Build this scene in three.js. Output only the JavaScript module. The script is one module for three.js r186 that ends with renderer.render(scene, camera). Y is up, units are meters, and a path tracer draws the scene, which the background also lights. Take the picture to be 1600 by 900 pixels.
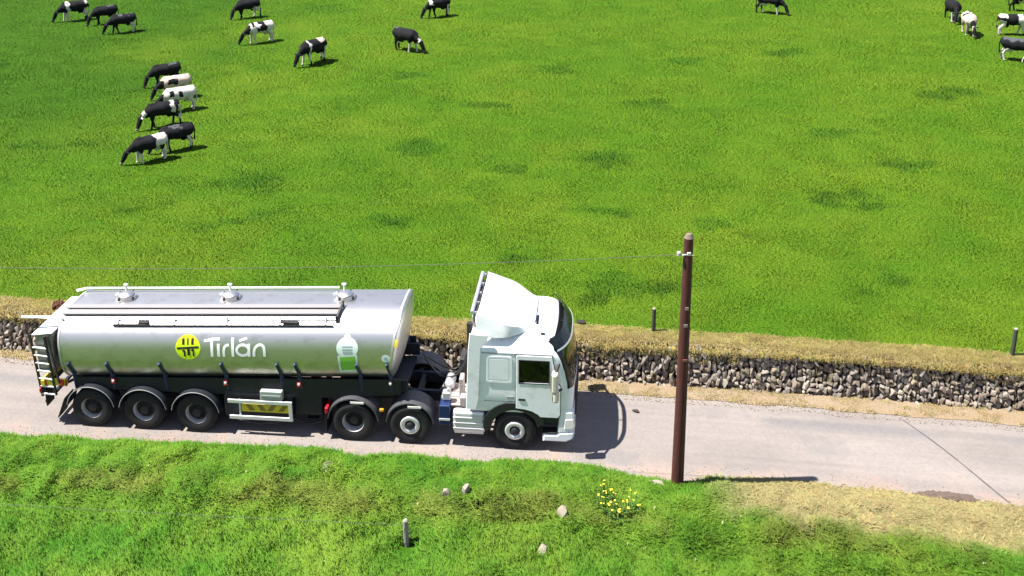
import * as THREE from 'three';
import { mergeGeometries, mergeVertices, toCreasedNormals } from 'three/addons/utils/BufferGeometryUtils.js';
import { RoundedBoxGeometry } from 'three/addons/geometries/RoundedBoxGeometry.js';
import { ConvexGeometry } from 'three/addons/geometries/ConvexGeometry.js';
import { MarchingCubes } from 'three/addons/objects/MarchingCubes.js';

/* ------------------------------------------------------------------ camera, sky, sun, exposure */
const scene = new THREE.Scene();
const camera = new THREE.PerspectiveCamera(48.77, 16 / 9, 0.5, 3000);
camera.position.set(0, 15.203, 0);
camera.rotation.set(-0.27298, 0, 0);
// the photograph is the lower part of a wider aerial frame: a lens shifted downwards
camera.setViewOffset(2730.67, 1536, 565.33, 636, 1600, 900);

const renderer = new THREE.WebGLRenderer({ antialias: true });
renderer.toneMapping = THREE.LinearToneMapping;
renderer.toneMappingExposure = 2.65;
renderer.shadowMap.enabled = true;

const YAW = 0.0924;                                   // the lorry's heading against the picture plane
const AX = new THREE.Vector3(Math.cos(YAW), 0, Math.sin(YAW));     // forward
const AZ = new THREE.Vector3(-Math.sin(YAW), 0, Math.cos(YAW));    // towards its near side
const toSun = new THREE.Vector3(0, 1, 0).addScaledVector(AX, -0.515).addScaledVector(AZ, 0.085).normalize();

const sun = new THREE.DirectionalLight(new THREE.Color(1, 0.955, 0.88), 5);
sun.position.copy(toSun).multiplyScalar(120);
sun.target.position.set(0, 0, -30); sun.position.add(sun.target.position);
sun.castShadow = true; sun.shadow.radius = 1; sun.shadow.mapSize.set(4096, 4096);
Object.assign(sun.shadow.camera, { left: -60, right: 60, top: 60, bottom: -60, near: 1, far: 260 });
scene.add(sun, sun.target);

/* ------------------------------------------------------------------ noise and random numbers */
function rng(seed) { let a = seed >>> 0; return () => { a = (a + 0x6D2B79F5) | 0; let t = Math.imul(a ^ (a >>> 15), 1 | a); t = (t + Math.imul(t ^ (t >>> 7), 61 | t)) ^ t; return ((t ^ (t >>> 14)) >>> 0) / 4294967296; }; }
function hash2(i, j, s) { let h = Math.imul(i, 374761393) ^ Math.imul(j, 668265263) ^ Math.imul(s, 974634777); h = Math.imul(h ^ (h >>> 13), 1274126177); return ((h ^ (h >>> 16)) >>> 0) / 4294967296; }
function vnoise(x, y, s = 1, per = 0) {
  const i = Math.floor(x), j = Math.floor(y), f = x - i, g = y - j, w = (v) => (per ? ((v % per) + per) % per : v);
  const u = f * f * (3 - 2 * f), v = g * g * (3 - 2 * g);
  const a = hash2(w(i), w(j), s), b = hash2(w(i + 1), w(j), s), c = hash2(w(i), w(j + 1), s), d = hash2(w(i + 1), w(j + 1), s);
  return a + (b - a) * u + (c - a) * v + (a - b - c + d) * u * v;
}
function fbm(x, y, s = 1, o = 4, per = 0) { let t = 0, a = 0.5, n = 0; for (let k = 0; k < o; k++) { t += a * vnoise(x, y, s + k, per); n += a; x *= 2; y *= 2; per *= 2; a *= 0.5; } return t / n; }
const clamp = (v, a = 0, b = 1) => Math.min(b, Math.max(a, v));
const smooth = (a, b, v) => { const t = clamp((v - a) / (b - a)); return t * t * (3 - 2 * t); };
const lerp = (a, b, t) => a + (b - a) * t;
const mix3 = (a, b, t) => [lerp(a[0], b[0], t), lerp(a[1], b[1], t), lerp(a[2], b[2], t)];
function curve(table) {                                // smooth interpolation through [x, y] pairs, straight beyond the ends
  return (x) => {
    const n = table.length; let i = 0;
    if (x <= table[0][0]) i = 0; else if (x >= table[n - 1][0]) i = n - 2; else while (x > table[i + 1][0]) i++;
    const [x0, y0] = table[i], [x1, y1] = table[i + 1];
    const sl = (k) => (k <= 0 ? (table[1][1] - table[0][1]) / (table[1][0] - table[0][0]) : k >= n - 1 ? (table[n - 1][1] - table[n - 2][1]) / (table[n - 1][0] - table[n - 2][0]) : (table[k + 1][1] - table[k - 1][1]) / (table[k + 1][0] - table[k - 1][0]));
    if (x < x0) return y0 + sl(0) * (x - x0);
    if (x > x1) return y1 + sl(n - 1) * (x - x1);
    const h = x1 - x0, t = (x - x0) / h, m0 = sl(i) * h, m1 = sl(i + 1) * h, t2 = t * t, t3 = t2 * t;
    return (2 * t3 - 3 * t2 + 1) * y0 + (t3 - 2 * t2 + t) * m0 + (-2 * t3 + 3 * t2) * y1 + (t3 - t2) * m1;
  };
}

/* ------------------------------------------------------------------ sky: air and high thin cloud */
{
  const W = 512, H = 256, d = new Float32Array(W * H * 4);
  for (let j = 0; j < H; j++) for (let i = 0; i < W; i++) {
    const el = (j + 0.5) / H * Math.PI - Math.PI / 2, az = i / W * Math.PI * 2, s = Math.max(0, Math.sin(el));
    const k = Math.pow(1 - s, 1.6);
    let c = mix3([0.034, 0.07, 0.185], [0.27, 0.3, 0.36], k);
    const dx = Math.cos(az) * Math.cos(el) / (s + 0.25), dy = Math.sin(az) * Math.cos(el) / (s + 0.25);
    const cl = smooth(0.5, 0.74, fbm(dx * 1.6 + 9, dy * 1.6 + 4, 31, 5)) * smooth(0.02, 0.2, s);
    c = mix3(c, [0.42, 0.43, 0.46], cl * 0.55);
    if (el < 0) c = mix3([0.2, 0.235, 0.29], [0.07, 0.09, 0.04], smooth(0, 0.15, -el));
    const o = (j * W + i) * 4; d[o] = c[0]; d[o + 1] = c[1]; d[o + 2] = c[2]; d[o + 3] = 1;
  }
  const sky = new THREE.DataTexture(d, W, H, THREE.RGBAFormat, THREE.FloatType);
  sky.mapping = THREE.EquirectangularReflectionMapping; sky.magFilter = sky.minFilter = THREE.LinearFilter; sky.wrapS = THREE.RepeatWrapping; sky.needsUpdate = true;
  scene.background = sky; scene.environment = sky;
}

/* ------------------------------------------------------------------ builders */
const used = {};
function numbered(name) { const n = used[name] = (used[name] ?? -1) + 1; return n ? `${name}_${String(n).padStart(3, '0')}` : name; }
function tag(o, label, category, group, kind) {
  o.userData.label = label; if (category) o.userData.category = category; if (group) o.userData.group = group; if (kind) o.userData.kind = kind;
  return o;
}
const offsets = new Map();
function thing(name, label, category, pos, turn = 0, group, off) {
  const o = new THREE.Group(); o.name = numbered(name); o.position.set(...pos); o.rotation.y = turn; scene.add(o);
  if (off) offsets.set(o, off);
  return tag(o, label, category, group);
}
function plain(g) {
  g = g.index ? g.toNonIndexed() : g.clone();
  for (const k of Object.keys(g.attributes)) if (!['position', 'normal', 'uv', 'color'].includes(k)) g.deleteAttribute(k);
  g.morphAttributes = {};
  if (!g.attributes.normal) g.computeVertexNormals();
  if (!g.attributes.uv) g.setAttribute('uv', new THREE.BufferAttribute(new Float32Array(g.attributes.position.count * 2), 2));
  return g;
}
function boxUV(g) {                                   // uv in metres from the dominant side of each face
  const p = g.attributes.position, n = g.attributes.normal, uv = new Float32Array(p.count * 2);
  for (let i = 0; i < p.count; i++) {
    const k = i - (i % 3); let ax = 0, ay = 0, az = 0;
    for (let q = 0; q < 3; q++) { const m = Math.min(k + q, p.count - 1); ax += n.getX(m); ay += n.getY(m); az += n.getZ(m); }
    ax = Math.abs(ax); ay = Math.abs(ay); az = Math.abs(az);
    const x = p.getX(i), y = p.getY(i), z = p.getZ(i);
    if (ay >= ax && ay >= az) { uv[2 * i] = x; uv[2 * i + 1] = z; } else if (ax >= az) { uv[2 * i] = z; uv[2 * i + 1] = y; } else { uv[2 * i] = x; uv[2 * i + 1] = y; }
  }
  g.setAttribute('uv', new THREE.BufferAttribute(uv, 2));
  return g;
}
function join(list, keepUV) {
  list = (Array.isArray(list) ? list : [list]).map(plain);
  const col = list.some((g) => g.attributes.color);
  if (!col) list.forEach((g) => g.deleteAttribute('color'));
  const g = list.length > 1 ? mergeGeometries(list) : list[0];
  return keepUV ? g : boxUV(g);
}
function mesh(name, list, material, keepUV) {
  const m = new THREE.Mesh(join(list, keepUV), material); m.name = name; m.castShadow = m.receiveShadow = true; return m;
}
function rootOf(o) { while (o.parent && o.parent !== scene) o = o.parent; return o; }
function part(parent, name, list, material, label, keepUV) {
  const m = mesh(name, list, material, keepUV), off = offsets.get(rootOf(parent));
  if (off) m.geometry.translate(-off[0], -off[1], -off[2]);
  if (label) m.userData.label = label;
  parent.add(m); return m;
}
function parts(parent, name, list, material) { return list.map((g) => part(parent, name, g, material)); }   // one mesh for each piece
function structure(name, list, material, keepUV) { const m = mesh(numbered(name), list, material, keepUV); m.userData.kind = 'structure'; scene.add(m); return m; }
const box = (x, y, z, w, h, d, r = 0) => (r ? new RoundedBoxGeometry(w, h, d, 1, Math.min(r, w * 0.49, h * 0.49, d * 0.49)) : new THREE.BoxGeometry(w, h, d)).translate(x, y, z);
function rod(a, b, r, n = 8, r2 = r) {
  const A = new THREE.Vector3(...a), B = new THREE.Vector3(...b), d = B.clone().sub(A), g = new THREE.CylinderGeometry(r2, r, d.length(), n);
  g.applyQuaternion(new THREE.Quaternion().setFromUnitVectors(new THREE.Vector3(0, 1, 0), d.clone().normalize()));
  return g.translate((A.x + B.x) / 2, (A.y + B.y) / 2, (A.z + B.z) / 2);
}
function beam(a, b, w, h) {                           // a square bar between two points
  const A = new THREE.Vector3(...a), B = new THREE.Vector3(...b), d = B.clone().sub(A), g = new THREE.BoxGeometry(w, d.length(), h);
  g.applyQuaternion(new THREE.Quaternion().setFromUnitVectors(new THREE.Vector3(0, 1, 0), d.normalize()));
  return g.translate((A.x + B.x) / 2, (A.y + B.y) / 2, (A.z + B.z) / 2);
}
const tube = (pts, r, n = 40, k = 6) => new THREE.TubeGeometry(new THREE.CatmullRomCurve3(pts.map((p) => new THREE.Vector3(...p))), n, r, k);
function grid(rows, { closed = false, keep, crease = 0.7 } = {}) {        // a skin over rows of points
  const n = rows[0].length, pos = [], idx = [];
  rows.forEach((r) => r.forEach((p) => pos.push(...p)));
  for (let j = 0; j < rows.length - 1; j++) for (let i = 0; i < (closed ? n : n - 1); i++) {
    if (keep && !keep(i, j)) continue;
    const a = j * n + i, b = j * n + (i + 1) % n, c = a + n, d = b + n;
    idx.push(a, b, c, b, d, c);
  }
  const g = new THREE.BufferGeometry();
  g.setAttribute('position', new THREE.Float32BufferAttribute(pos, 3)); g.setIndex(idx);
  return toCreasedNormals(g, crease);
}
function extrude(pts, depth, z0, bevel = 0, holes = []) {                 // an outline in x, y given thickness along z
  const s = new THREE.Shape(pts.map((p) => new THREE.Vector2(...p)));
  holes.forEach((h) => s.holes.push(new THREE.Path(h.map((p) => new THREE.Vector2(...p)))));
  const g = new THREE.ExtrudeGeometry(s, { depth: depth - 2 * bevel, bevelEnabled: bevel > 0, bevelThickness: bevel, bevelSize: bevel, bevelOffset: -bevel, bevelSegments: 1, curveSegments: 12 });
  return g.translate(0, 0, z0 + bevel);
}
function roundRect(x0, y0, x1, y1, r, n = 4) {
  const o = []; for (const [cx, cy, a] of [[x1 - r, y0 + r, -90], [x1 - r, y1 - r, 0], [x0 + r, y1 - r, 90], [x0 + r, y0 + r, 180]])
    for (let k = 0; k <= n; k++) { const t = (a + 90 * k / n) * Math.PI / 180; o.push([cx + r * Math.cos(t), cy + r * Math.sin(t)]); }
  return o;
}

/* ------------------------------------------------------------------ textures and materials */
function texture(w, h, f, srgb) {
  const d = new Uint8Array(w * h * 4);
  for (let j = 0; j < h; j++) for (let i = 0; i < w; i++) { const c = f(i / w, j / h, i, j), o = (j * w + i) * 4; for (let k = 0; k < 3; k++) d[o + k] = clamp(c[k]) * 255; d[o + 3] = 255; }
  const t = new THREE.DataTexture(d, w, h); t.wrapS = t.wrapT = THREE.RepeatWrapping; t.magFilter = THREE.LinearFilter; t.minFilter = THREE.LinearMipmapLinearFilter; t.generateMipmaps = true; t.needsUpdate = true;
  if (srgb) t.colorSpace = THREE.SRGBColorSpace;
  return t;
}
const grey = (f) => (u, v) => { const c = f(u, v); return [c, c, c]; };
const film = (t) => { t.repeat.set(0.8, 0.5); return t; };
const rep = (t, u, v = u) => { const c = t.clone(); c.repeat.set(u, v); c.needsUpdate = true; return c; };
const T = {
  grain: texture(512, 512, grey((u, v) => 0.62 + 0.38 * fbm(u * 64, v * 64, 3, 3, 64) + 0.16 * (vnoise(u * 256, v * 256, 8, 256) - 0.5))),
  soft: texture(256, 256, grey((u, v) => 0.55 + 0.45 * fbm(u * 8, v * 8, 5, 5, 8))),
  brushed: texture(256, 512, grey((u, v) => 0.45 + 0.35 * vnoise(u * 10, v * 256, 12, 0) + 0.2 * fbm(u * 6, v * 6, 14, 3, 6))),
  film: film(texture(256, 256, (u, v) => { const n = smooth(0.52, 0.8, fbm(u * 6, v * 12, 17, 5)) * 0.16 + 0.07 * vnoise(u * 128, v * 128, 18, 128); return [1 - n * 0.8, 1 - n * 0.9, 1 - n]; })),
  wood: texture(256, 512, grey((u, v) => 0.45 + 0.4 * vnoise(u * 64, v * 6, 21, 0) + 0.25 * fbm(u * 16, v * 16, 22, 3, 16))),
};
const std = (rgb, roughness = 0.7, extra = {}) => new THREE.MeshStandardMaterial({ color: new THREE.Color().setRGB(...rgb), roughness, ...extra });
const M = {
  white: new THREE.MeshPhysicalMaterial({ color: new THREE.Color().setRGB(0.83, 0.86, 0.91), roughness: 0.35, clearcoat: 0.6, clearcoatRoughness: 0.12, roughnessMap: rep(T.soft, 0.6), map: T.film }),
  glintWhite: std([0.72, 0.73, 0.72], 0.45),  // white for the visor edge, a sky reflection put into the colour
  seam: std([0.06, 0.065, 0.07], 0.7),
  black: std([0.012, 0.013, 0.016], 0.5),
  chassis: std([0.005, 0.006, 0.013], 0.7, { roughnessMap: rep(T.soft, 1.5) }),
  strut: std([0.012, 0.02, 0.07], 0.4),
  rubber: std([0.011, 0.011, 0.012], 0.85, { map: rep(T.grain, 1.5) }),
  fender: std([0.02, 0.022, 0.028], 0.35),
  greyFender: std([0.065, 0.065, 0.075], 0.55, { map: rep(T.soft, 2) }),
  rimDark: std([0.035, 0.033, 0.032], 0.6, { metalness: 0.2, map: rep(T.soft, 3) }),
  rimSteel: std([0.58, 0.57, 0.55], 0.5, { metalness: 0.1, map: rep(T.soft, 3) }),
  alloy: std([0.78, 0.78, 0.79], 0.32, { metalness: 0.55 }),
  steel: new THREE.MeshStandardMaterial({ color: new THREE.Color().setRGB(0.64, 0.63, 0.63), metalness: 1, roughness: 0.42, roughnessMap: null, bumpMap: rep(T.brushed, 0.35, 0.8), bumpScale: 0.0005, map: T.film }),
  steelDull: std([0.62, 0.62, 0.64], 0.5, { metalness: 0.75 }),
  tread: std([0.33, 0.32, 0.33], 0.7, { metalness: 0.35, map: rep(T.grain, 3) }),
  aluminium: std([0.74, 0.74, 0.76], 0.42, { metalness: 0.5 }),
  cream: std([0.56, 0.53, 0.44], 0.5),
  glass: new THREE.MeshPhysicalMaterial({ color: new THREE.Color().setRGB(0.35, 0.42, 0.38), roughness: 0.03, transmission: 1, thickness: 0, ior: 1.5, side: THREE.DoubleSide }),
  smoked: new THREE.MeshPhysicalMaterial({ color: new THREE.Color().setRGB(0.006, 0.01, 0.014), roughness: 0.12, specularIntensity: 0.6 }),
  mudRim: std([0.22, 0.22, 0.23], 0.5),
  red: std([0.4, 0.012, 0.02], 0.3), amber: std([0.75, 0.28, 0.02], 0.3), lampWhite: std([0.8, 0.78, 0.74], 0.25),
  yellow: std([0.62, 0.5, 0.03], 0.5), redStripe: std([0.35, 0.03, 0.02], 0.5), darkYellow: std([0.2, 0.17, 0.03], 0.55),
  lime: std([0.62, 0.83, 0.01], 0.45), ink: std([0.02, 0.012, 0.02], 0.5), letter: std([0.85, 0.87, 0.88], 0.45),
  badgeWhite: std([0.66, 0.78, 0.74], 0.5), badgeGreen: std([0.2, 0.5, 0.06], 0.5), badgeGrey: std([0.33, 0.42, 0.42], 0.5),
  seat: std([0.05, 0.05, 0.055], 0.9), seatGrey: std([0.2, 0.21, 0.22], 0.9),
  blue: std([0.008, 0.02, 0.085], 0.4), rust: std([0.13, 0.1, 0.075], 0.9, { map: rep(T.soft, 3) }), pink: std([0.42, 0.35, 0.33], 0.8, { map: rep(T.soft, 2) }),
  pole: std([0.082, 0.019, 0.015], 0.8, { map: rep(T.wood, 1.2, 0.4), bumpMap: rep(T.wood, 1.2, 0.4), bumpScale: 0.008 }),
  poleEnd: std([0.17, 0.13, 0.1], 0.9), plate: std([0.3, 0.24, 0.23], 0.6), ceramic: std([0.5, 0.46, 0.43], 0.3),
  postWood: std([0.34, 0.32, 0.26], 0.95, { map: rep(T.wood, 3, 1), bumpMap: rep(T.wood, 3, 1), bumpScale: 0.01 }),
  postDark: std([0.05, 0.06, 0.045], 0.95, { map: rep(T.wood, 3, 1) }),
  wire: std([0.25, 0.26, 0.25], 0.5, { metalness: 0.5 }), wireDark: std([0.09, 0.09, 0.08], 0.7),
  earth: std([0.05, 0.036, 0.024], 1, { map: rep(T.grain, 0.7) }),
};
M.glass.userData = {};

/* ------------------------------------------------------------------ lie of the land */
const wallZ = curve([[-60, -33], [-30, -28.9], [-14.2, -26.97], [-6, -26.1], [3.6, -25.16], [12.8, -23.86], [22, -22.2], [60, -14]]);
const edgeZ0 = curve([[-60, -29], [-30, -25.1], [-16, -23.2], [-12.3, -22.86], [-9, -22.62], [-6, -22.42], [-4.3, -22.3], [-3.6, -21.98], [-2.6, -22.1], [-1.2, -21.86], [1.3, -21.75], [2.3, -21.42], [2.9, -21.18], [3.7, -21.03], [4.4, -21.16], [6, -21.14], [8, -20.8], [9.4, -20.5], [11.2, -20.2], [16, -19.3], [30, -16.5], [60, -9]]);
const edgeZ = (x) => edgeZ0(x) + (fbm(x * 2.2, 3, 71, 3) - 0.5) * 0.16;
const pavedFar = (x) => wallZ(x) + 0.36 + 0.25 * smooth(-4, 8, x) + (fbm(x * 1.3, 5, 72, 3) - 0.5) * 0.2;
const dryness = (x, d) => smooth(3.9, 5.6, x + 0.5 * (fbm(x, d, 75, 2) - 0.5)) * (1 - smooth(1.15, 1.9, d - 0.03 * (x - 6) + 1.1 * (fbm(x * 1.3, d * 1.3, 76, 3) - 0.5)));
function vergeH(x, d) {                                // height of the near verge, d metres from the road
  const bank = 0.2 * smooth(0, 0.9, d) * (1 - 0.55 * smooth(3, 6, x)), dip = -0.5 * smooth(1.6, 3.2, d);
  return 0.012 + bank + dip * smooth(12, 4, x) * 0.6 + (fbm(x * 0.9, d * 0.9, 77, 4) - 0.5) * 0.24 * smooth(0, 0.8, d) + (fbm(x * 3, d * 3, 78, 2) - 0.5) * 0.12 * smooth(0, 0.5, d);
}
const FIELD = 1.1;
const fieldH = (x, d) => FIELD - 0.1 * smooth(0.5, 0, d) + (fbm(x * 0.12, d * 0.12, 81, 3) - 0.5) * 0.3 * smooth(3, 20, d) + (fbm(x * 1.1, d * 1.1, 82, 2) - 0.5) * 0.06 * smooth(0.3, 1, d);
// lusher clumps of grass in the field: x, z, size
const lush = [[-9.35, -37.3, 1.0, .5], [-9.2, -33.5, .9, .4], [-3.3, -41, 1.2, .6], [-.9, -46.5, .9, .45], [-.2, -38.5, .7, .4], [3.6, -39.6, .9, .5], [2.9, -34.2, 1.0, .45], [.5, -30.6, .8, .4], [11.7, -35.5, 1.3, .5], [15.1, -38.8, 1.1, .5], [10.6, -28.7, .7, .3], [4.0, -29.0, .7, .35], [18.3, -27.6, .9, .4], [2.7, -28.4, .8, .35], [-24, -36, 1.6, .7], [-19, -41, 1.2, .5], [6.2, -47, .8, .4], [20.2, -49, 1.2, .5], [13.6, -43, .9, .4], [-5, -52, 1, .5], [9, -55, 1.3, .5], [22, -36, 1.3, .6], [-27, -53, 2, .8], [14.8, -56.5, 1.2, .5], [-3.9, -33.6, .6, .3], [6.8, -33, .6, .3], [19.5, -32.5, .8, .4], [-13.2, -34.8, .6, .3], [2.2, -53, 1.1, .5], [26, -44, 1.1, .5]];
function lushAt(x, z) {
  let m = 0; const wx = (fbm(x * 1.3, z * 1.3, 91, 4) - 0.5) * 2.6, wz = (fbm(x * 1.3, z * 1.3, 94, 4) - 0.5) * 2.4;
  for (const [a, b, rx, rz] of lush) { const q = ((x + wx - a) / rx) ** 2 + ((z + wz - b) / (rz * 1.3)) ** 2; if (q < 2.5) m = Math.max(m, 1 - smooth(0.4, 1.7, q)); }
  return m;
}
const GRASS = { mid: [0.074, 0.15, 0.006], yellow: [0.104, 0.163, 0.01], deep: [0.046, 0.124, 0.005], lush: [0.028, 0.1, 0.006], straw: [0.22, 0.172, 0.075], brown: [0.13, 0.085, 0.03] };
function fieldColor(x, z) {
  const d = wallZ(x) - z, n = fbm(x * 0.16, z * 0.16, 41, 3), m = fbm(x * 0.7, z * 0.9, 44, 3), k = fbm(x * 3, z * 3, 47, 2);
  let c = mix3(GRASS.deep, GRASS.yellow, clamp(0.4 + (n - 0.5) * 1.2 + (m - 0.5) * 0.9 + (k - 0.5) * 0.6));
  c = mix3(c, GRASS.mid, 0.35);
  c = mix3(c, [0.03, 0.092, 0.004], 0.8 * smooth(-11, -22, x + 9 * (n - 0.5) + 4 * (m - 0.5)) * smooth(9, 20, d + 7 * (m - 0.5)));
  c = mix3(c, GRASS.lush, lushAt(x, z) * 0.5);
  return mix3(c, GRASS.straw, 1 - smooth(0.5, 0.85, d + (fbm(x * 1.6, z * 2, 49, 3) - 0.5) * 0.5));
}
function vergeColor(x, d) {
  const n = fbm(x * 0.5, d * 0.8, 51, 3), m = fbm(x * 2.2, d * 2.2, 54, 3);
  let c = mix3([0.034, 0.106, 0.006], [0.086, 0.152, 0.014], clamp(0.5 + (n - 0.5) * 1.5 + (m - 0.5) * 1.2));
  const rough = smooth(1.2, 1.75, d) * (1 - smooth(2.0, 2.5, d)) * smooth(0.38, 0.6, fbm(x * 0.8 + 3, d * 1.2, 57, 3));
  c = mix3(c, [0.12, 0.08, 0.03], rough * 0.32);
  return mix3(c, mix3([0.185, 0.15, 0.07], [0.2, 0.175, 0.07], m), dryness(x, d));
}

/* ------------------------------------------------------------------ ground sheets */
function sheet(nx, nz, at, color) {
  const pos = [], col = [], uv = [], idx = [];
  for (let j = 0; j <= nz; j++) for (let i = 0; i <= nx; i++) { const p = at(i / nx, j / nz); pos.push(...p); uv.push(p[0], p[2]); col.push(...color(p[0], p[2], p)); }
  for (let j = 0; j < nz; j++) for (let i = 0; i < nx; i++) { const a = j * (nx + 1) + i, b = a + 1, c = a + nx + 1; idx.push(a, b, c, b, c + 1, c); }
  const g = new THREE.BufferGeometry(); g.setAttribute('position', new THREE.Float32BufferAttribute(pos, 3)); g.setAttribute('uv', new THREE.Float32BufferAttribute(uv, 2)); g.setAttribute('color', new THREE.Float32BufferAttribute(col, 3)); g.setIndex(idx); g.computeVertexNormals();
  if (g.attributes.normal.getY(0) < 0) { for (let k = 0; k < idx.length; k += 3) [idx[k], idx[k + 1]] = [idx[k + 1], idx[k]]; g.setIndex(idx); g.computeVertexNormals(); }
  return g;
}
const turfMat = new THREE.MeshPhysicalMaterial({ vertexColors: true, roughness: 1, specularIntensity: 0.1, map: rep(T.grain, 0.5), bumpMap: rep(T.grain, 0.5), bumpScale: 0.04 });
const gravelMat = new THREE.MeshStandardMaterial({ vertexColors: true, roughness: 0.95, map: rep(T.grain, 0.6), bumpMap: rep(T.grain, 0.6), bumpScale: 0.02 });
structure('ground', new THREE.PlaneGeometry(4000, 4000).rotateX(-Math.PI / 2).translate(0, -1.2, 0), std([0.06, 0.11, 0.01], 1));
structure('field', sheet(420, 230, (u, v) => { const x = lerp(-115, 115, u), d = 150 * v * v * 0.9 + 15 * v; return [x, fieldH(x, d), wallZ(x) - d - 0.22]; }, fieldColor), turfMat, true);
structure('distant_field', sheet(8, 8, (u, v) => [lerp(-900, 900, u), FIELD - 0.3 - 0.6 * (1 - v), lerp(-175, -1500, v)], () => GRASS.mid), turfMat, true);
structure('near_verge', sheet(520, 150, (u, v) => { const x = lerp(-34, 34, u), d = 11 * v * v + 1.2 * v - 0.25; return [x, d < 0 ? -0.02 + 0.1 * d : vergeH(x, d), edgeZ(x) + d]; }, (x, z) => mix3(vergeColor(x, z - edgeZ(x)), [0.28, 0.2, 0.14], 1 - smooth(-0.05, 0.12, z - edgeZ(x)))), turfMat, true);
const roadMap = texture(2048, 512, (u, v) => {
  const x = u * 40 - 20, y = v * 5;                    // y from the wall (0) to the near side (5)
  const big = fbm(u * 14, v * 5, 61, 4), mid = fbm(u * 80, v * 12, 62, 3), fine = fbm(u * 700, v * 90, 63, 2);
  const streak = fbm(u * 9, v * 34, 66, 3);
  let c = mix3([0.172, 0.151, 0.141], [0.222, 0.194, 0.18], clamp(0.5 + (big - 0.5) * 1.3 + (streak - 0.5) * 0.9));
  const track = smooth(0.34, 0.06, Math.abs(y - 1.35 - 0.15 * (big - 0.5))) * smooth(0.3, 0.55, fbm(u * 22, v * 7, 68, 3));
  c = mix3(c, [0.135, 0.13, 0.135], track * 0.65);
  const dust = smooth(3.0, 4.2, y + (mid - 0.5) * 1.4) + smooth(0.75, 0.1, y + (mid - 0.5) * 0.9);
  c = mix3(c, [0.27, 0.19, 0.15], clamp(dust) * 0.6 * smooth(0.25, 0.6, mid + 0.2 * fine));
  for (const [a, b, w, h, t] of [[2.2, 3.3, 1.6, 0.5, .13], [7.5, 2.2, 1.1, 0.7, .1], [-6.5, 4.1, 2.2, 0.4, .12], [13, 2.9, 1.5, .6, .12], [5.2, 1.1, 1.4, .35, .1]]) c = mix3(c, [0.15, 0.14, 0.142], t * 3 * smooth(0.05, -0.05, Math.max(Math.abs(x - a) - w / 2, Math.abs(y - b) - h / 2) + (mid - 0.5) * 0.3));
  const crack = Math.abs(fbm(u * 26, v * 6, 69, 4) - 0.5); c = mix3(c, [0.1, 0.09, 0.088], 0.5 * smooth(0.006, 0.001, crack) * smooth(0.55, 0.68, fbm(u * 12, v * 4, 70, 2)));
  const k = 0.9 + 0.2 * fine + 0.08 * (mid - 0.5);
  return c.map((q) => Math.pow(clamp(q * k), 1 / 2.2));
}, true);
roadMap.wrapS = THREE.MirroredRepeatWrapping; roadMap.colorSpace = THREE.SRGBColorSpace;
{
  const g = sheet(240, 24, (u, v) => { const x = lerp(-60, 60, u), a = wallZ(x) + 0.02, b = edgeZ0(x) + 0.5, z = lerp(a, b, v); return [x, 0.015 * Math.sin(v * Math.PI), z]; }, () => [1, 1, 1]);
  const p = g.attributes.position, uv = g.attributes.uv;
  for (let i = 0; i < p.count; i++) uv.setXY(i, (p.getX(i) + 20) / 40, (p.getZ(i) - wallZ(p.getX(i))) / 5);
  g.deleteAttribute('color');
  structure('road', g, new THREE.MeshStandardMaterial({ map: roadMap, roughness: 0.9, bumpMap: rep(T.grain, 24, 3), bumpScale: 0.012 }), true);
}
structure('gravel_verge', sheet(400, 8, (u, v) => { const x = lerp(-40, 40, u), z = lerp(wallZ(x) - 0.02, pavedFar(x), v); return [x, lerp(0.07, 0.006, v * v) + 0.012 + 0.03 * (fbm(x * 3, z * 3, 64, 2) - 0.5) * (1 - v), z]; }, (x, z) => mix3([0.25, 0.175, 0.095], [0.285, 0.22, 0.155], fbm(x * 1.5, z * 3, 65, 3))), gravelMat, true);
{ // thin dark strip laid across the road
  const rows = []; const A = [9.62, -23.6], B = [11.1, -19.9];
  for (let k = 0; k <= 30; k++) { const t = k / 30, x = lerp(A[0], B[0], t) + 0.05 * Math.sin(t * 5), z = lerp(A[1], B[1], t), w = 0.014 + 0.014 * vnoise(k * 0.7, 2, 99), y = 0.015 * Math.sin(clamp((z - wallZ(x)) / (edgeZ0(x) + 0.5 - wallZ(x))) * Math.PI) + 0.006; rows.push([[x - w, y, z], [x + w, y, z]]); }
  structure('dark_road_line', grid(rows), std([0.085, 0.075, 0.075], 0.8));
}

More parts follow.
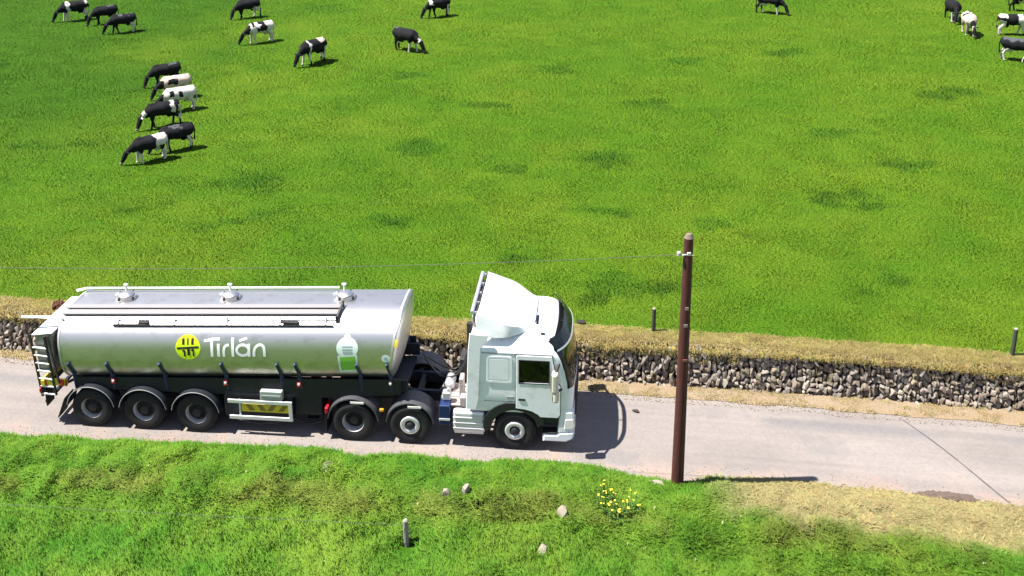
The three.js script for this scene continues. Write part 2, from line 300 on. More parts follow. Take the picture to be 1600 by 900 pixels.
/* ------------------------------------------------------------------ grass and other ground cover (stuff) */
function clump(seed, n, h, spread, width, lean = 0.5) {
  const r = rng(seed), pos = [], nor = [];
  for (let k = 0; k < n; k++) {
    const a = r() * Math.PI * 2, q = Math.sqrt(r()) * spread, x = Math.cos(a) * q, z = Math.sin(a) * q, f = r() * Math.PI * 2, L = h * (0.55 + 0.6 * r()), le = lean * (0.4 + 0.9 * r()) * L, w = width * (0.7 + 0.6 * r());
    const dx = Math.cos(f), dz = Math.sin(f), sx = -dz * w, sz = dx * w;
    const P = [[x - sx, -0.02, z - sz], [x + sx, -0.02, z + sz], [x + dx * le * 0.35 + sx * 0.8, L * 0.6, z + dz * le * 0.35 + sz * 0.8], [x + dx * le * 0.35 - sx * 0.8, L * 0.6, z + dz * le * 0.35 - sz * 0.8], [x + dx * le, L * 0.95, z + dz * le]];
    for (const t of [[0, 1, 2], [0, 2, 3], [3, 2, 4]]) for (const v of t) { pos.push(...P[v]); nor.push(dx * 0.35, 0.9, dz * 0.35); }
  }
  const g = new THREE.BufferGeometry(); g.setAttribute('position', new THREE.Float32BufferAttribute(pos, 3)); g.setAttribute('normal', new THREE.Float32BufferAttribute(nor, 3)); return g;
}
function scatter(name, label, category, geo, list, roughness = 0.75) {
  const m = new THREE.InstancedMesh(geo, new THREE.MeshPhysicalMaterial({ color: 0xffffff, roughness, specularIntensity: 0.25, side: THREE.DoubleSide }), list.length), o = new THREE.Object3D(), c = new THREE.Color();
  list.forEach(({ p, s, h = s, r, tilt = [0, 0], k }, i) => { o.position.set(...p); o.rotation.set(tilt[0], r, tilt[1]); o.scale.set(s, h, s); o.updateMatrix(); m.setMatrixAt(i, o.matrix); c.setRGB(...k); m.setColorAt(i, c); });
  m.name = numbered(name); m.castShadow = m.receiveShadow = true; scene.add(m);
  return tag(m, label, category, null, 'stuff');
}
const vary = (c, r, a = 0.35) => { const f = 1 + (r() - 0.5) * 2 * a, y = (r() - 0.5) * 0.25; return [c[0] * f * (1 + y), c[1] * f, c[2] * f]; };
{
  const r = rng(7), list = [];
  for (let k = 0; k < 260000; k++) {
    const t = Math.pow(r(), 1.4), d = 0.35 + 55 * t, xw = 16 + d * 0.52, x = (r() * 2 - 1) * xw, z = wallZ(x) - d, L = lushAt(x, z);
    const c = fieldColor(x, z), b = smooth(0.35, 0.7, fbm(x * 0.9, z * 0.9, 101, 3));
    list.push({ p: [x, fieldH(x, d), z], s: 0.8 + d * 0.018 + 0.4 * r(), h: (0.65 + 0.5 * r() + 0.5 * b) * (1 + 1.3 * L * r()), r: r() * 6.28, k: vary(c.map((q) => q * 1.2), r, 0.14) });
  }
  scatter('field_grass', 'short bright green pasture grass covering the field behind the stone wall', 'grass', clump(11, 13, 0.036, 0.2, 0.008, 1.5), list);
}
{
  const r = rng(8), list = [], tall = [];
  for (let k = 0; k < 125000; k++) {
    const x = (r() * 2 - 1) * 13.5, d = 6.2 * Math.pow(r(), 0.85) + 0.02, z = edgeZ(x) + d; if (z > -15.5) continue;
    const dr = dryness(x, d), c = vergeColor(x, d), b = fbm(x * 1.1, d * 1.1, 111, 3), long = smooth(2.2, 3.0, d) * (1 - smooth(3, 6, x));
    if (Math.hypot(x + 2.19, z + 18.95) < 0.3) continue;
    const h = (0.4 + 0.45 * smooth(0.3, 0.7, b) + 0.6 * long) * lerp(1, 0.3, dr) * smooth(-0.1, 0.35, d + 0.15 * r());
    list.push({ p: [x, vergeH(x, d), z], s: 0.7 + 0.6 * r(), h: h * (0.7 + 0.6 * r()), r: r() * 6.28, tilt: [0.2 * (r() - 0.5) + 0.25 * long, 0.3 * (r() - 0.5) - 0.3 * long], k: vary(c.map((q) => q * 1.25), r, 0.24) });
  }
  scatter('verge_grass', 'long rough green grass on the near bank between road and camera', 'grass', clump(12, 10, 0.15, 0.15, 0.009, 1.35), list);
}
{
  const r = rng(9), list = [];
  for (let k = 0; k < 26000; k++) {
    const x = (r() * 2 - 1) * 18, d = 0.1 + 0.85 * Math.pow(r(), 1.1), z = wallZ(x) - d, n = fbm(x * 1.2, d * 2, 121, 3), front = smooth(0.36, 0.16, d);
    const y = d < 0.3 ? FIELD - 0.1 - Math.pow(r(), 2.2) * 0.34 * smooth(0.3, 0.65, fbm(x * 0.9, 7, 123, 3)) : fieldH(x, d);
    const c = mix3(mix3(GRASS.straw, [0.24, 0.2, 0.06], n), GRASS.brown, 0.75 * smooth(0.42, 0.66, fbm(x * 2.6, d * 3.4, 126, 3)) * r());
    list.push({ p: [x, y, z], s: 0.6 + 0.6 * r(), h: (0.45 + 0.5 * r()) * lerp(0.6, 1.1, front), r: r() * 6.28, tilt: [0.9 * front * r(), 0.3 * (r() - 0.5)], k: vary(c.map((q) => q * 1.15), r, 0.35) });
  }
  scatter('dry_grass', 'dry straw coloured grass growing along the top of the stone wall', 'grass', clump(13, 9, 0.13, 0.1, 0.007, 1.0), list);
}
{
  const r = rng(10), list = [];
  for (let k = 0; k < 9000; k++) {
    const x = (r() * 2 - 1) * 18, w = pavedFar(x) - wallZ(x), d = w * Math.pow(r(), 1.3), z = wallZ(x) + d + 0.02; if (fbm(x * 1.4, d * 3, 131, 3) < 0.44) continue;
    list.push({ p: [x, 0.02 + 0.05 * (1 - d / w), z], s: 0.5 + 0.4 * r(), h: 0.3 + 0.35 * r(), r: r() * 6.28, k: vary(mix3([0.32, 0.25, 0.13], [0.24, 0.2, 0.06], r()), r, 0.3) });
  }
  scatter('straggly_grass', 'sparse dead grass on the gravel strip at the foot of the wall', 'grass', clump(14, 7, 0.1, 0.1, 0.006, 1.0), list);
}

{
  const r = rng(12), list = [];
  for (let k = 0; k < 260; k++) { const x = (r() * 2 - 1) * 12.5, d = 1.2 + 4.2 * r(), z = edgeZ(x) + d; if (dryness(x, d) > 0.3 || fbm(x * 0.8, d, 151, 2) < 0.5) continue; list.push({ p: [x, vergeH(x, d) + 0.06 + 0.1 * r(), z], s: 0.3 + 0.4 * r(), r: r() * 6.28, k: vary([0.28, 0.34, 0.15], r, 0.3) }); }
  scatter('pale_seed_heads', 'tiny pale flower and seed heads sprinkled through the near bank grass', 'seed heads', clump(15, 5, 0.06, 0.05, 0.02, 1.0), list);
}

{
  const r = rng(13), list = [], g = boxUV(plain(new THREE.DodecahedronGeometry(0.5)));
  for (let k = 0; k < 5200; k++) { const far = r() < 0.7, x = (r() * 2 - 1) * 15, w = pavedFar(x) - wallZ(x), q = Math.pow(r(), 1.6), z = far ? wallZ(x) + w + 0.25 - q * (w + 0.2) : edgeZ(x) - 0.02 - 0.45 * q; list.push({ p: [x, far ? 0.02 + 0.05 * smooth(0, w, wallZ(x) + w - z) : 0.012, z], s: 0.012 + 0.03 * r() * r(), r: r() * 6.28, k: vary([0.26, 0.21, 0.16], r, 0.4) }); }
  scatter('loose_gravel', 'loose gravel and grit along both edges of the road', 'gravel', g, list, 0.95);
}

/* ------------------------------------------------------------------ dry stone wall */
{
  const wall = thing('dry_stone_wall', 'long dry stone retaining wall of grey stones along the far roadside', 'stone wall', [3.6, 0, wallZ(3.6)]);
  offsets.set(wall, [3.6, 0, wallZ(3.6)]);
  const rows = []; for (let k = 0; k <= 120; k++) { const x = lerp(-40, 40, k / 120), z = wallZ(x); rows.push([[x, -0.2, z - 0.1], [x, 0.98, z - 0.36], [x, 1.0, z - 0.8], [x, -0.2, z - 0.8]]); }
  part(wall, 'core', grid(rows, { closed: true }), M.earth);
  const r = rng(21), shapes = [];
  for (let s = 0; s < 12; s++) { const pts = []; for (let k = 0; k < 26; k++) { const v = new THREE.Vector3(r() * 2 - 1, r() * 2 - 1, r() * 2 - 1); v.multiplyScalar(1 / Math.max(Math.abs(v.x), Math.abs(v.y), Math.abs(v.z)) ** 0.35).clampScalar(-1, 1); pts.push(v.multiplyScalar(0.5)); } shapes.push(boxUV(plain(new ConvexGeometry(pts)))); }
  const tones = [[0.3, 0.255, 0.21], [0.33, 0.285, 0.245], [0.25, 0.205, 0.165], [0.31, 0.245, 0.2], [0.28, 0.25, 0.225], [0.39, 0.345, 0.29], [0.22, 0.175, 0.13], [0.28, 0.24, 0.165]].map((c) => std(c, 0.95, { map: rep(T.grain, 1.5), bumpMap: rep(T.grain, 2), bumpScale: 0.02 }));
  const all = [];
  for (let x = -19; x < 19;) {
    const big = 0.6 + 0.8 * fbm(x * 0.7, 4, 141, 2), cw = (0.06 + 0.075 * r()) * (0.8 + 0.3 * big); let y = -0.03 - 0.08 * r();
    while (y < 0.9) {
      const hh = (0.09 + 0.12 * r()) * (0.7 + 0.4 * big), cx = x + cw / 2 + (r() - 0.5) * 0.04;
      all.push({ x: cx, y: y + hh / 2, z: wallZ(cx) - 0.02 - 0.24 * y + (r() - 0.5) * 0.11, w: cw * (0.92 + 0.42 * r()), h: hh * (0.9 + 0.3 * r()), d: 0.17 + 0.14 * r(), rz: (r() - 0.62) * 0.75, rx: (r() - 0.5) * 0.4, ry: (r() - 0.5) * 0.7, s: Math.floor(r() * 12), t: Math.floor(r() * 8), seen: (cx > 1.5 && cx < 14.6) });
      y += hh * 0.97;
    }
    x += cw * 0.96;
  }
  all.sort((a, b) => (b.seen - a.seen) || b.w * b.h - a.w * a.h);
  const rest = [], o = new THREE.Object3D();
  all.forEach((q, i) => {
    o.position.set(q.x - 3.6, q.y, q.z - wallZ(3.6)); o.rotation.set(q.rx, q.ry, q.rz); o.scale.set(q.w, q.h, q.d); o.updateMatrix();
    if (i < 300) { const m = new THREE.Mesh(shapes[q.s], tones[q.t]); m.name = 'stone'; m.position.copy(o.position); m.rotation.copy(o.rotation); m.scale.copy(o.scale); m.castShadow = m.receiveShadow = true; wall.add(m); } else {
      const g = shapes[q.s].clone().applyMatrix4(o.matrix), c = tones[q.t].color, col = new Float32Array(g.attributes.position.count * 3); for (let k = 0; k < col.length; k += 3) { col[k] = c.r; col[k + 1] = c.g; col[k + 2] = c.b; }
      g.setAttribute('color', new THREE.BufferAttribute(col, 3)); rest.push(g);
    }
  });
  const m = new THREE.Mesh(mergeGeometries(rest), std([1, 1, 1], 0.95, { vertexColors: true, map: rep(T.grain, 1.5) })); m.name = 'small_stones'; m.userData.kind = 'stuff'; m.castShadow = m.receiveShadow = true; wall.add(m);
}

/* ------------------------------------------------------------------ lorry: tractor unit and tanker trailer, drawn in the lorry's own axes (x forward from the steered axle, z to the near side) */
const ORIGIN = new THREE.Vector3(0.062, 0.014, -22.298);
function lorryThing(name, label, category, off) {
  const p = ORIGIN.clone().addScaledVector(AX, off[0]).addScaledVector(AZ, off[2]);
  return thing(name, label, category, [p.x, p.y, p.z], -YAW, null, off);
}
const lathe = (pts, n = 40) => new THREE.LatheGeometry(pts.map((p) => new THREE.Vector2(...p)), n).rotateX(Math.PI / 2);   // profile [radius, depth along z]
function wheel(kind) {                                 // outer face at z = 0, axle along z
  const g = new THREE.Group(); g.name = 'wheel';
  const w = kind === 'drive' ? 0.6 : kind === 'trailer' ? 0.38 : 0.31;
  const tyre = [[0.285, -w], [0.3, -w - 0.004], [0.42, -w - 0.012], [0.478, -w + 0.02], [0.5, -w + 0.06], [0.5, -0.075], [0.492, -0.04], [0.46, -0.006], [0.4, 0.004], [0.31, -0.002], [0.285, -0.02]];
  g.add(mesh('tyre', lathe(tyre), M.rubber));
  const grooves = []; for (const z of [-0.11, -0.17, -0.23]) grooves.push(lathe([[0.501, z - 0.006], [0.503, z], [0.501, z + 0.006]], 40));
  if (kind === 'steer') {
    g.add(mesh('rim', lathe([[0.238, -0.05], [0.232, -0.005], [0.215, 0.008], [0.16, 0.012], [0.125, -0.005], [0.115, -0.05]]), M.alloy));
    g.add(mesh('rim_flange', lathe([[0.29, -0.02], [0.278, -0.012], [0.262, -0.03], [0.236, -0.055]]), M.rimDark));
    g.add(mesh('hub', [lathe([[0.118, -0.06], [0.105, -0.02], [0.07, 0.03], [0.0, 0.04]], 24)], M.black));
  } else {
    const dp = kind === 'drive' ? 0.2 : 0.15;
    g.add(mesh('rim_flange', lathe([[0.29, -0.025], [0.28, -0.012], [0.266, -0.026], [0.262, -0.04]]), M.rimDark));
    g.add(mesh('rim', lathe([[0.264, -0.026], [0.236, -0.085], [0.232, -dp]]), M.rimSteel));
    g.add(mesh('wheel_disc', lathe([[0.234, -dp], [0.2, -dp - 0.01], [0.1, -dp - 0.005]]), M.rimDark));
    const nuts = []; for (let k = 0; k < 10; k++) { const a = k / 10 * Math.PI * 2; nuts.push(new THREE.CylinderGeometry(0.014, 0.014, 0.04, 6).rotateX(Math.PI / 2).translate(Math.cos(a) * 0.15, Math.sin(a) * 0.15, -dp + 0.02)); }
    g.add(mesh('hub', [lathe([[0.22, -dp - 0.01], [0.12, -dp], [0.11, -dp + 0.09], [0.075, -dp + 0.13], [0, -dp + 0.13]], 24), ...nuts], M.rimDark));
  }
  return g;
}
function placeWheels(root, protos, list) {
  const off = offsets.get(root), first = new Set();
  for (const [x, kind, far] of list) {
    const p = protos[kind], g = first.has(kind) ? p.clone() : p; first.add(kind); root.add(g);
    g.position.set(x - off[0], 0.5 - off[1], (far ? -2.48 : 0) - off[2]); g.rotation.y = far ? Math.PI : 0;
  }
}
function mudguard(x, r, a0, a1, z0, z1, t = 0.02) {    // an arched band over a wheel, with thickness
  const rows = [];
  for (let k = 0; k <= 18; k++) { const a = lerp(a0, a1, k / 18), c = Math.cos(a), s = Math.sin(a), P = (q, z) => [x + c * q, 0.5 + s * q, z]; rows.push([P(r, z0), P(r + t, z0), P(r + t + 0.01, (z0 + z1) / 2), P(r + t, z1), P(r, z1)]); }
  return grid(rows, { closed: true });
}
const arc = (x, r, a0, a1, z, y = 0.5) => { const o = []; for (let k = 0; k <= 14; k++) { const a = lerp(a0, a1, k / 14); o.push([x + Math.cos(a) * r, y + Math.sin(a) * r, z]); } return o; };

/* ---- tractor unit */
{
  const tr = lorryThing('tractor_unit', 'white three axle lorry cab and chassis pulling the steel tanker on the road', 'truck', [-1.6, 0, -1.24]);
  const ZC = -1.24, WM = 1.235;
  const rowsDef = [[0.98, -1.1, 1.35, 1.2, 0.22], [1.06, -1.11, 1.36, WM, 0.24], [1.5, -1.11, 1.37, WM, 0.26], [1.66, -1.11, 1.36, WM, 0.27], [1.79, -1.11, 1.345, WM, 0.27], [2.08, -1.1, 1.29, WM, 0.28], [2.38, -1.09, 1.2, WM, 0.28], [2.5, -1.085, 1.14, WM, 0.28], [2.62, -1.08, 1.06, 1.205, 0.28], [2.74, -1.06, 0.98, 1.14, 0.28], [2.84, -1.04, 0.9, 1.06, 0.27], [2.91, -1.0, 0.82, 0.95, 0.26], [2.955, -0.94, 0.72, 0.8, 0.24], [2.975, -0.8, 0.55, 0.55, 0.2]];
  const sideX = [-1.04, -0.63, -0.36, -0.09, 0.1, 0.45, 0.8];
  const row = ([y, xr, xf, w, rf], g = 0) => {
    const o = [], rr = 0.07, a = xr + rr, b = xf - rf, zn = ZC + w - g, zf = ZC - w + g;
    const xs = sideX.map((v, i) => (y < 2.55 ? Math.min(v, b - 0.01 * (7 - i)) : lerp(a, b, i / 6.4)));
    const c = (cx, cz, r, t) => [cx + Math.cos(t) * (r - g), y, cz + Math.sin(t) * (r - g)];
    for (let k = 3; k >= 0; k--) o.push(c(xr + rr, ZC + w - rr, rr, Math.PI / 2 + k * Math.PI / 6));
    xs.forEach((x) => o.push([x, y, zn]));
    for (let k = 0; k <= 6; k++) o.push(c(b, ZC + w - rf, rf, Math.PI / 2 - k * Math.PI / 12));
    for (const f of [0.3, 0.5, 0.7]) { const z = lerp(ZC + w - rf, ZC - w + rf, f); o.push([xf - g + 0.035 * Math.sin(f * Math.PI), y, z]); }
    for (let k = 0; k <= 6; k++) o.push(c(b, ZC - w + rf, rf, -k * Math.PI / 12));
    xs.slice().reverse().forEach((x) => o.push([x, y, zf]));
    for (let k = 0; k <= 3; k++) o.push(c(xr + rr, ZC - w + rr, rr, -Math.PI / 2 - k * Math.PI / 6));
    return o;
  };
  const rows = rowsDef.map((q) => row(q)), i0 = 4;                      // i0: first point of the near side
  const sideWin = (i, j) => (j === 4 || j === 5) && (i === i0 + 4 || i === i0 + 5 || i === rows[0].length - 1 - (i0 + 5) || i === rows[0].length - 1 - (i0 + 6));
  const screen = (i, j) => j >= 3 && j <= 8 && i >= i0 + 9 && i <= i0 + 7 + 6 + 3 + 4;
  const crown = rows[rows.length - 1], mid = crown.map(() => [-0.1, 2.98, ZC]);
  part(tr, 'cab_body', [grid(rows.concat([mid]), { closed: true, keep: (i, j) => !sideWin(i, j) && !screen(i, j), crease: 0.55 }), box(0.05, 1.0, ZC, 2.2, 0.04, 2.3)], M.white);
  const inner = rowsDef.map((q) => row(q, 0.012));
  part(tr, 'windscreen', grid(inner, { closed: true, keep: screen, crease: 1 }), M.glass);
  part(tr, 'side_window', grid(inner, { closed: true, keep: (i, j) => sideWin(i, j) && i < 20, crease: 1 }), M.glass);
  part(tr, 'side_window', grid(inner, { closed: true, keep: (i, j) => sideWin(i, j) && i >= 20, crease: 1 }), M.glass);
  // cabin: floor, bulkhead, dashboard, two seats and the steering wheel
  part(tr, 'cab_interior', [box(0.1, 1.5, ZC, 2.2, 0.05, 2.3), box(-0.3, 2.1, ZC, 0.05, 1.2, 2.3), box(0.85, 1.66, ZC, 0.5, 0.3, 2.2, 0.08), box(0.95, 1.82, ZC + 0.6, 0.3, 0.14, 0.5, 0.05), box(0.2, 2.66, ZC, 1.1, 0.04, 1.9)], M.black);
  for (const s of [1, -1]) { const st = part(tr, 'seat', [box(0.06, 1.64, ZC + s * 0.62, 0.5, 0.14, 0.5, 0.05), box(-0.17, 1.98, ZC + s * 0.62, 0.14, 0.6, 0.48, 0.05)], M.seat); part(st, 'headrest', box(-0.17, 2.3, ZC + s * 0.62, 0.1, 0.18, 0.26, 0.04), M.seatGrey); }
  const sw = new THREE.TorusGeometry(0.21, 0.018, 8, 28).rotateY(Math.PI / 2).rotateZ(-0.9).translate(0.52, 1.9, ZC + 0.62);
  part(tr, 'steering_wheel', [sw, rod([0.52, 1.9, ZC + 0.62], [0.72, 1.72, ZC + 0.62], 0.03), beam([0.52, 1.9, ZC + 0.42], [0.52, 1.9, ZC + 0.82], 0.03, 0.03)], M.seat);
  part(tr, 'screen_seal', grid(rowsDef.slice(9, 11).map((q) => row(q, -0.006)), { closed: true, keep: (i) => screen(i, 5), crease: 1 }), M.black);
  parts(tr, 'body_seam', [1, -1].flatMap((s) => [box(0.06, 2.515, s > 0 ? 0.0 : -2.48, 1.66, 0.012, 0.008), box(-0.35, 1.28, s > 0 ? 0.0 : -2.48, 0.72, 0.01, 0.008)]), M.seam);
  // doors
  const doorOutline = [[0.03, 1.12], [0.24, 1.1], [0.4, 1.06], [0.54, 0.98], [0.6, 0.92], [1.0, 0.92], [1.06, 1.0], [1.06, 1.72], [0.98, 1.84], [0.86, 2.5], [0.06, 2.5], [0.03, 2.46]];
  const hole = [[0.11, 1.8], [0.79, 1.8], [0.79, 2.37], [0.11, 2.37]].reverse();
  for (const s of [1, -1]) {
    const z0 = s > 0 ? 0 : -2.5;
    const door = part(tr, 'door', extrude(doorOutline, 0.022, z0, 0.008, [hole]), M.white);
    part(tr, 'door_gap', extrude(doorOutline.map(([x, y]) => [x + (x > 0.5 ? 0.014 : -0.014), y + (y > 1.6 ? 0.014 : -0.014)]), 0.008, s > 0 ? -0.001 : -2.483, 0, [hole]), M.seam);
    part(door, 'door_handle', box(0.17, 1.36, s > 0 ? 0.025 : -2.503, 0.16, 0.055, 0.02, 0.01), M.black);
    part(door, 'window_seal', [box(0.45, 1.79, s > 0 ? 0.024 : -2.503, 0.72, 0.022, 0.012), box(0.45, 2.38, s > 0 ? 0.024 : -2.503, 0.72, 0.022, 0.012), box(0.1, 2.085, s > 0 ? 0.024 : -2.503, 0.02, 0.57, 0.012), box(0.8, 2.085, s > 0 ? 0.024 : -2.503, 0.02, 0.57, 0.012)], M.black);
    part(tr, 'locker_panel', [extrude(roundRect(-0.66, 1.76, -0.06, 2.45, 0.05), 0.014, s > 0 ? -0.002 : -2.492, 0.005, [roundRect(-0.6, 1.82, -0.12, 2.39, 0.04).reverse()]), extrude(roundRect(-0.585, 1.835, -0.135, 2.375, 0.04), 0.014, s > 0 ? -0.002 : -2.492, 0.005)], M.white);
    part(tr, 'side_badge', box(-0.1, 1.38, s > 0 ? 0.004 : -2.484, 0.16, 0.08, 0.012, 0.004), std([0.3, 0.31, 0.31], 0.5));
    part(tr, 'side_fairing', extrude([[-1.14, 1.04], [-0.9, 1.04], [-0.84, 1.3], [-0.78, 2.62], [-0.62, 2.86], [-0.62, 2.98], [-1.04, 3.0], [-1.08, 2.6]], 0.045, s > 0 ? -0.012 : -2.513, 0.015), M.white);
  }
  // roof deflector: a shield that rises from the front of the roof to a straight rear edge
  {
    const N = 14, K = 12, skin = [], under = [];
    for (let j = 0; j <= N; j++) {
      const t = j / N, x = lerp(0.42, -0.84, t), top = lerp(3.0, 3.5, Math.pow(t, 0.85)), half = lerp(0.86, 1.14, smooth(0, 0.5, t)), r = [], u = [];
      for (let k = 0; k <= K; k++) { const f = k / K * 2 - 1, e = Math.pow(Math.abs(f), 5); r.push([x - 0.05 * e, top - 0.07 * e + 0.03 * (1 - f * f), ZC - f * half]); u.push([x - 0.05 * e, top - 0.07 * e + 0.03 * (1 - f * f) - 0.035, ZC - f * (half - 0.02)]); }
      skin.push(r); under.push(u);
    }
    const d = part(tr, 'roof_deflector', [grid(skin), grid(under)], M.white);
    for (const s of [1, -1]) {
      const wing = []; for (let j = 0; j <= N; j++) { const p = skin[j][s > 0 ? 0 : K], low = lerp(2.93, 2.86, j / N), z = ZC + s * lerp(0.9, 1.2, smooth(0, 0.5, j / N)); wing.push([p, [p[0], (p[1] + low) / 2, lerp(p[2], z, 0.6)], [p[0] - 0.06 * (j / N), low, z]]); }
      part(d, 'deflector_wing', grid(wing), M.white);
    }
    part(d, 'deflector_back', box(-0.875, 3.2, ZC, 0.05, 0.46, 2.06), M.black);
    parts(d, 'deflector_frame', [rod([-1.0, 3.42, ZC - 1.06], [-1.0, 3.42, ZC + 1.06], 0.05, 12), box(-0.99, 3.22, ZC, 0.04, 0.16, 2.0, 0.015), ...[-1.0, -0.5, 0, 0.5, 1.0].map((z) => beam([-0.86, 3.4, ZC + z], [-0.99, 3.4, ZC + z], 0.05, 0.05)), ...[-0.9, 0.9].map((z) => rod([-0.99, 3.42, ZC + z], [-0.96, 2.98, ZC + z], 0.03))], M.steelDull);
    part(tr, 'roof_slot', box(0.47, 2.985, ZC + 0.42, 0.06, 0.05, 0.42, 0.02), M.smoked);
    part(tr, 'roof_hatch_light', box(0.62, 2.975, ZC + 0.2, 0.12, 0.04, 0.16, 0.015), M.rimSteel);
    for (const [x, y, z] of [[0.6, 2.955, 0.75], [0.63, 2.965, -0.35], [0.62, 2.94, 0.95]]) part(tr, 'marker_lamp', box(x, y - 0.02, ZC + z, 0.1, 0.035, 0.07, 0.015), z > 0.9 ? M.black : M.steelDull);
  }
  // sun visor across the top of the windscreen
  {
    const a = [], b = [];
    for (let k = 0; k <= 24; k++) {
      const f = k / 24 * 2 - 1, e = Math.pow(Math.abs(f), 3.2), z = ZC + f * 1.2, xo = 1.06 - 0.3 * e;
      a.push([[xo, 2.86, z], [xo + 0.1, 2.76, z], [xo + 0.2, 2.64, z], [xo + 0.21, 2.645, z], [xo + 0.11, 2.775, z], [xo + 0.01, 2.875, z]]);
      b.push([[xo + 0.2, 2.638, z], [xo + 0.222, 2.605, z], [xo + 0.234, 2.61, z], [xo + 0.212, 2.648, z]]);
    }
    const v = part(tr, 'sun_visor', grid(a.map((r) => r.concat([r[0]]))), M.smoked);
    part(v, 'visor_glint_lip', grid(b.map((r) => r.concat([r[0]]))), M.glintWhite);  // painted white: stands for sun and sky reflected along the visor edge
    parts(v, 'visor_bracket', [-0.9, 0, 0.9].map((z) => beam([0.9, 2.76, ZC + z], [1.16 - 0.22 * Math.abs(z) ** 3, 2.76, ZC + z], 0.03, 0.03)), M.black);
  }
  // front below the windscreen
  const gr = part(tr, 'grille', extrude(roundRect(-0.8, 0.72, 0.8, 1.5, 0.06), 0.03, 0, 0.01).rotateY(Math.PI / 2).translate(1.385, 0, ZC), M.black);
  parts(gr, 'grille_bar', [0, 1, 2, 3, 4].map((k) => box(1.42, 0.82 + k * 0.14, ZC, 0.02, 0.03, 1.5)), M.rimDark);
  parts(tr, 'front_panel', [extrude([[0.66, 0.68], [1.3, 0.68], [1.37, 0.8], [1.37, 1.0], [0.66, 1.0]], 0.3, -0.33, 0.03), extrude([[0.66, 0.68], [1.3, 0.68], [1.37, 0.8], [1.37, 1.0], [0.66, 1.0]], 0.3, -2.45, 0.03)], M.black);
  const bump = extrude([[0.66, 0.27], [1.2, 0.27], [1.36, 0.36], [1.4, 0.5], [1.38, 0.56], [1.06, 0.52], [0.98, 0.46], [0.66, 0.46]], 2.5, -2.49, 0.04);
  part(tr, 'bumper', [bump, box(1.3, 0.58, ZC, 0.16, 0.2, 1.9, 0.04)], M.white);
  for (const s of [1, -1]) {
    const z = s > 0 ? -0.1 : -2.38;
    part(tr, 'corner_panel', extrude([[1.0, 0.5], [1.34, 0.54], [1.4, 0.62], [1.38, 1.08], [1.04, 1.1]], 0.22, s > 0 ? -0.22 : -2.48, 0.04), M.white);
    part(tr, 'headlight', extrude([[1.14, 0.6], [1.37, 0.62], [1.415, 0.7], [1.38, 0.92], [1.16, 0.9]], 0.2, s > 0 ? -0.19 : -2.49, 0.03), M.lampWhite);
    part(tr, 'step', [box(0.82, 0.7, z, 0.34, 0.04, 0.2, 0.01), box(0.82, 0.5, z, 0.34, 0.03, 0.2, 0.01), box(0.82, 0.6, z - s * 0.12, 0.36, 0.26, 0.03)], M.rimDark);
  }
  // wheel arches over the steered axle
  for (const s of [1, -1]) {
    const z0 = s > 0 ? -0.5 : -2.46, z1 = s > 0 ? -0.005 : -1.98;
    const outer = arc(0, 0.79, 0.3, Math.PI - 0.1, 0).map((p) => [clamp(p[0], -0.74, 0.68), clamp(p[1] * 0.99, 0.3, 1.25)]), innerArc = arc(0, 0.56, 0.25, Math.PI - 0.05, 0).map((p) => [p[0], p[1]]);
    part(tr, 'wheel_arch', [extrude([...outer, [-0.7, 0.45], ...innerArc.reverse()], 0.05, s > 0 ? -0.035 : -2.465, 0.01), mudguard(0, 0.58, 0.2, Math.PI - 0.05, z0, z1), extrude([[-0.7, 0.95], [-0.7, 1.24], [0.5, 1.24], [0.66, 1.0], [0.5, 0.9]], 0.06, s > 0 ? -0.12 : -2.42)], M.black);
    part(tr, 'mudflap', box(-0.66, 0.38, s > 0 ? -0.25 : -2.23, 0.02, 0.42, 0.4), M.black);
  }
  // chassis, fifth wheel and what stands behind the cab
  part(tr, 'chassis_frame', [beam([1.1, 0.85, ZC + 0.42], [-4.5, 0.85, ZC + 0.42], 0.26, 0.09), beam([1.1, 0.85, ZC - 0.42], [-4.5, 0.85, ZC - 0.42], 0.26, 0.09), ...[-1.3, -2.4, -3.2, -4.4].map((x) => box(x, 0.85, ZC, 0.1, 0.2, 0.84)), rod([0, 0.5, -2.3], [0, 0.5, -0.2], 0.06), rod([-2.49, 0.5, -2.3], [-2.49, 0.5, -0.2], 0.07), rod([-3.86, 0.5, -2.1], [-3.86, 0.5, -0.4], 0.09), new THREE.SphereGeometry(0.24, 16, 12).translate(-3.86, 0.5, ZC), box(0.1, 0.98, ZC, 2.0, 0.16, 1.3)], M.chassis);
  part(tr, 'fifth_wheel', [new THREE.CylinderGeometry(0.5, 0.5, 0.06, 28).translate(-3.5, 1.06, ZC), box(-3.5, 1.0, ZC, 0.8, 0.1, 0.9)], M.rimDark);
  parts(tr, 'catwalk', [box(-1.38, 1.0, ZC + 0.6, 0.4, 0.03, 0.95), box(-1.24, 1.12, ZC + 0.95, 0.14, 0.22, 0.3, 0.02), box(-1.3, 1.3, ZC + 0.75, 0.1, 0.6, 0.3, 0.02), ...[0, 1, 2, 3].map((k) => box(-1.38, 1.025, ZC + 0.25 + k * 0.22, 0.38, 0.012, 0.1))], M.pink);
  parts(tr, 'air_tank', [new THREE.CapsuleGeometry(0.13, 0.3, 6, 16).rotateX(Math.PI / 2).translate(-1.66, 1.14, ZC + 0.25), new THREE.CapsuleGeometry(0.11, 0.25, 6, 16).rotateX(Math.PI / 2).translate(-1.72, 0.98, ZC + 0.6)], M.steelDull);
  parts(tr, 'exhaust_stack', [rod([-1.3, 1.0, ZC - 0.75], [-1.3, 2.2, ZC - 0.75], 0.08, 14), box(-1.36, 1.28, ZC - 0.3, 0.24, 0.6, 0.5, 0.04)], M.rimDark);
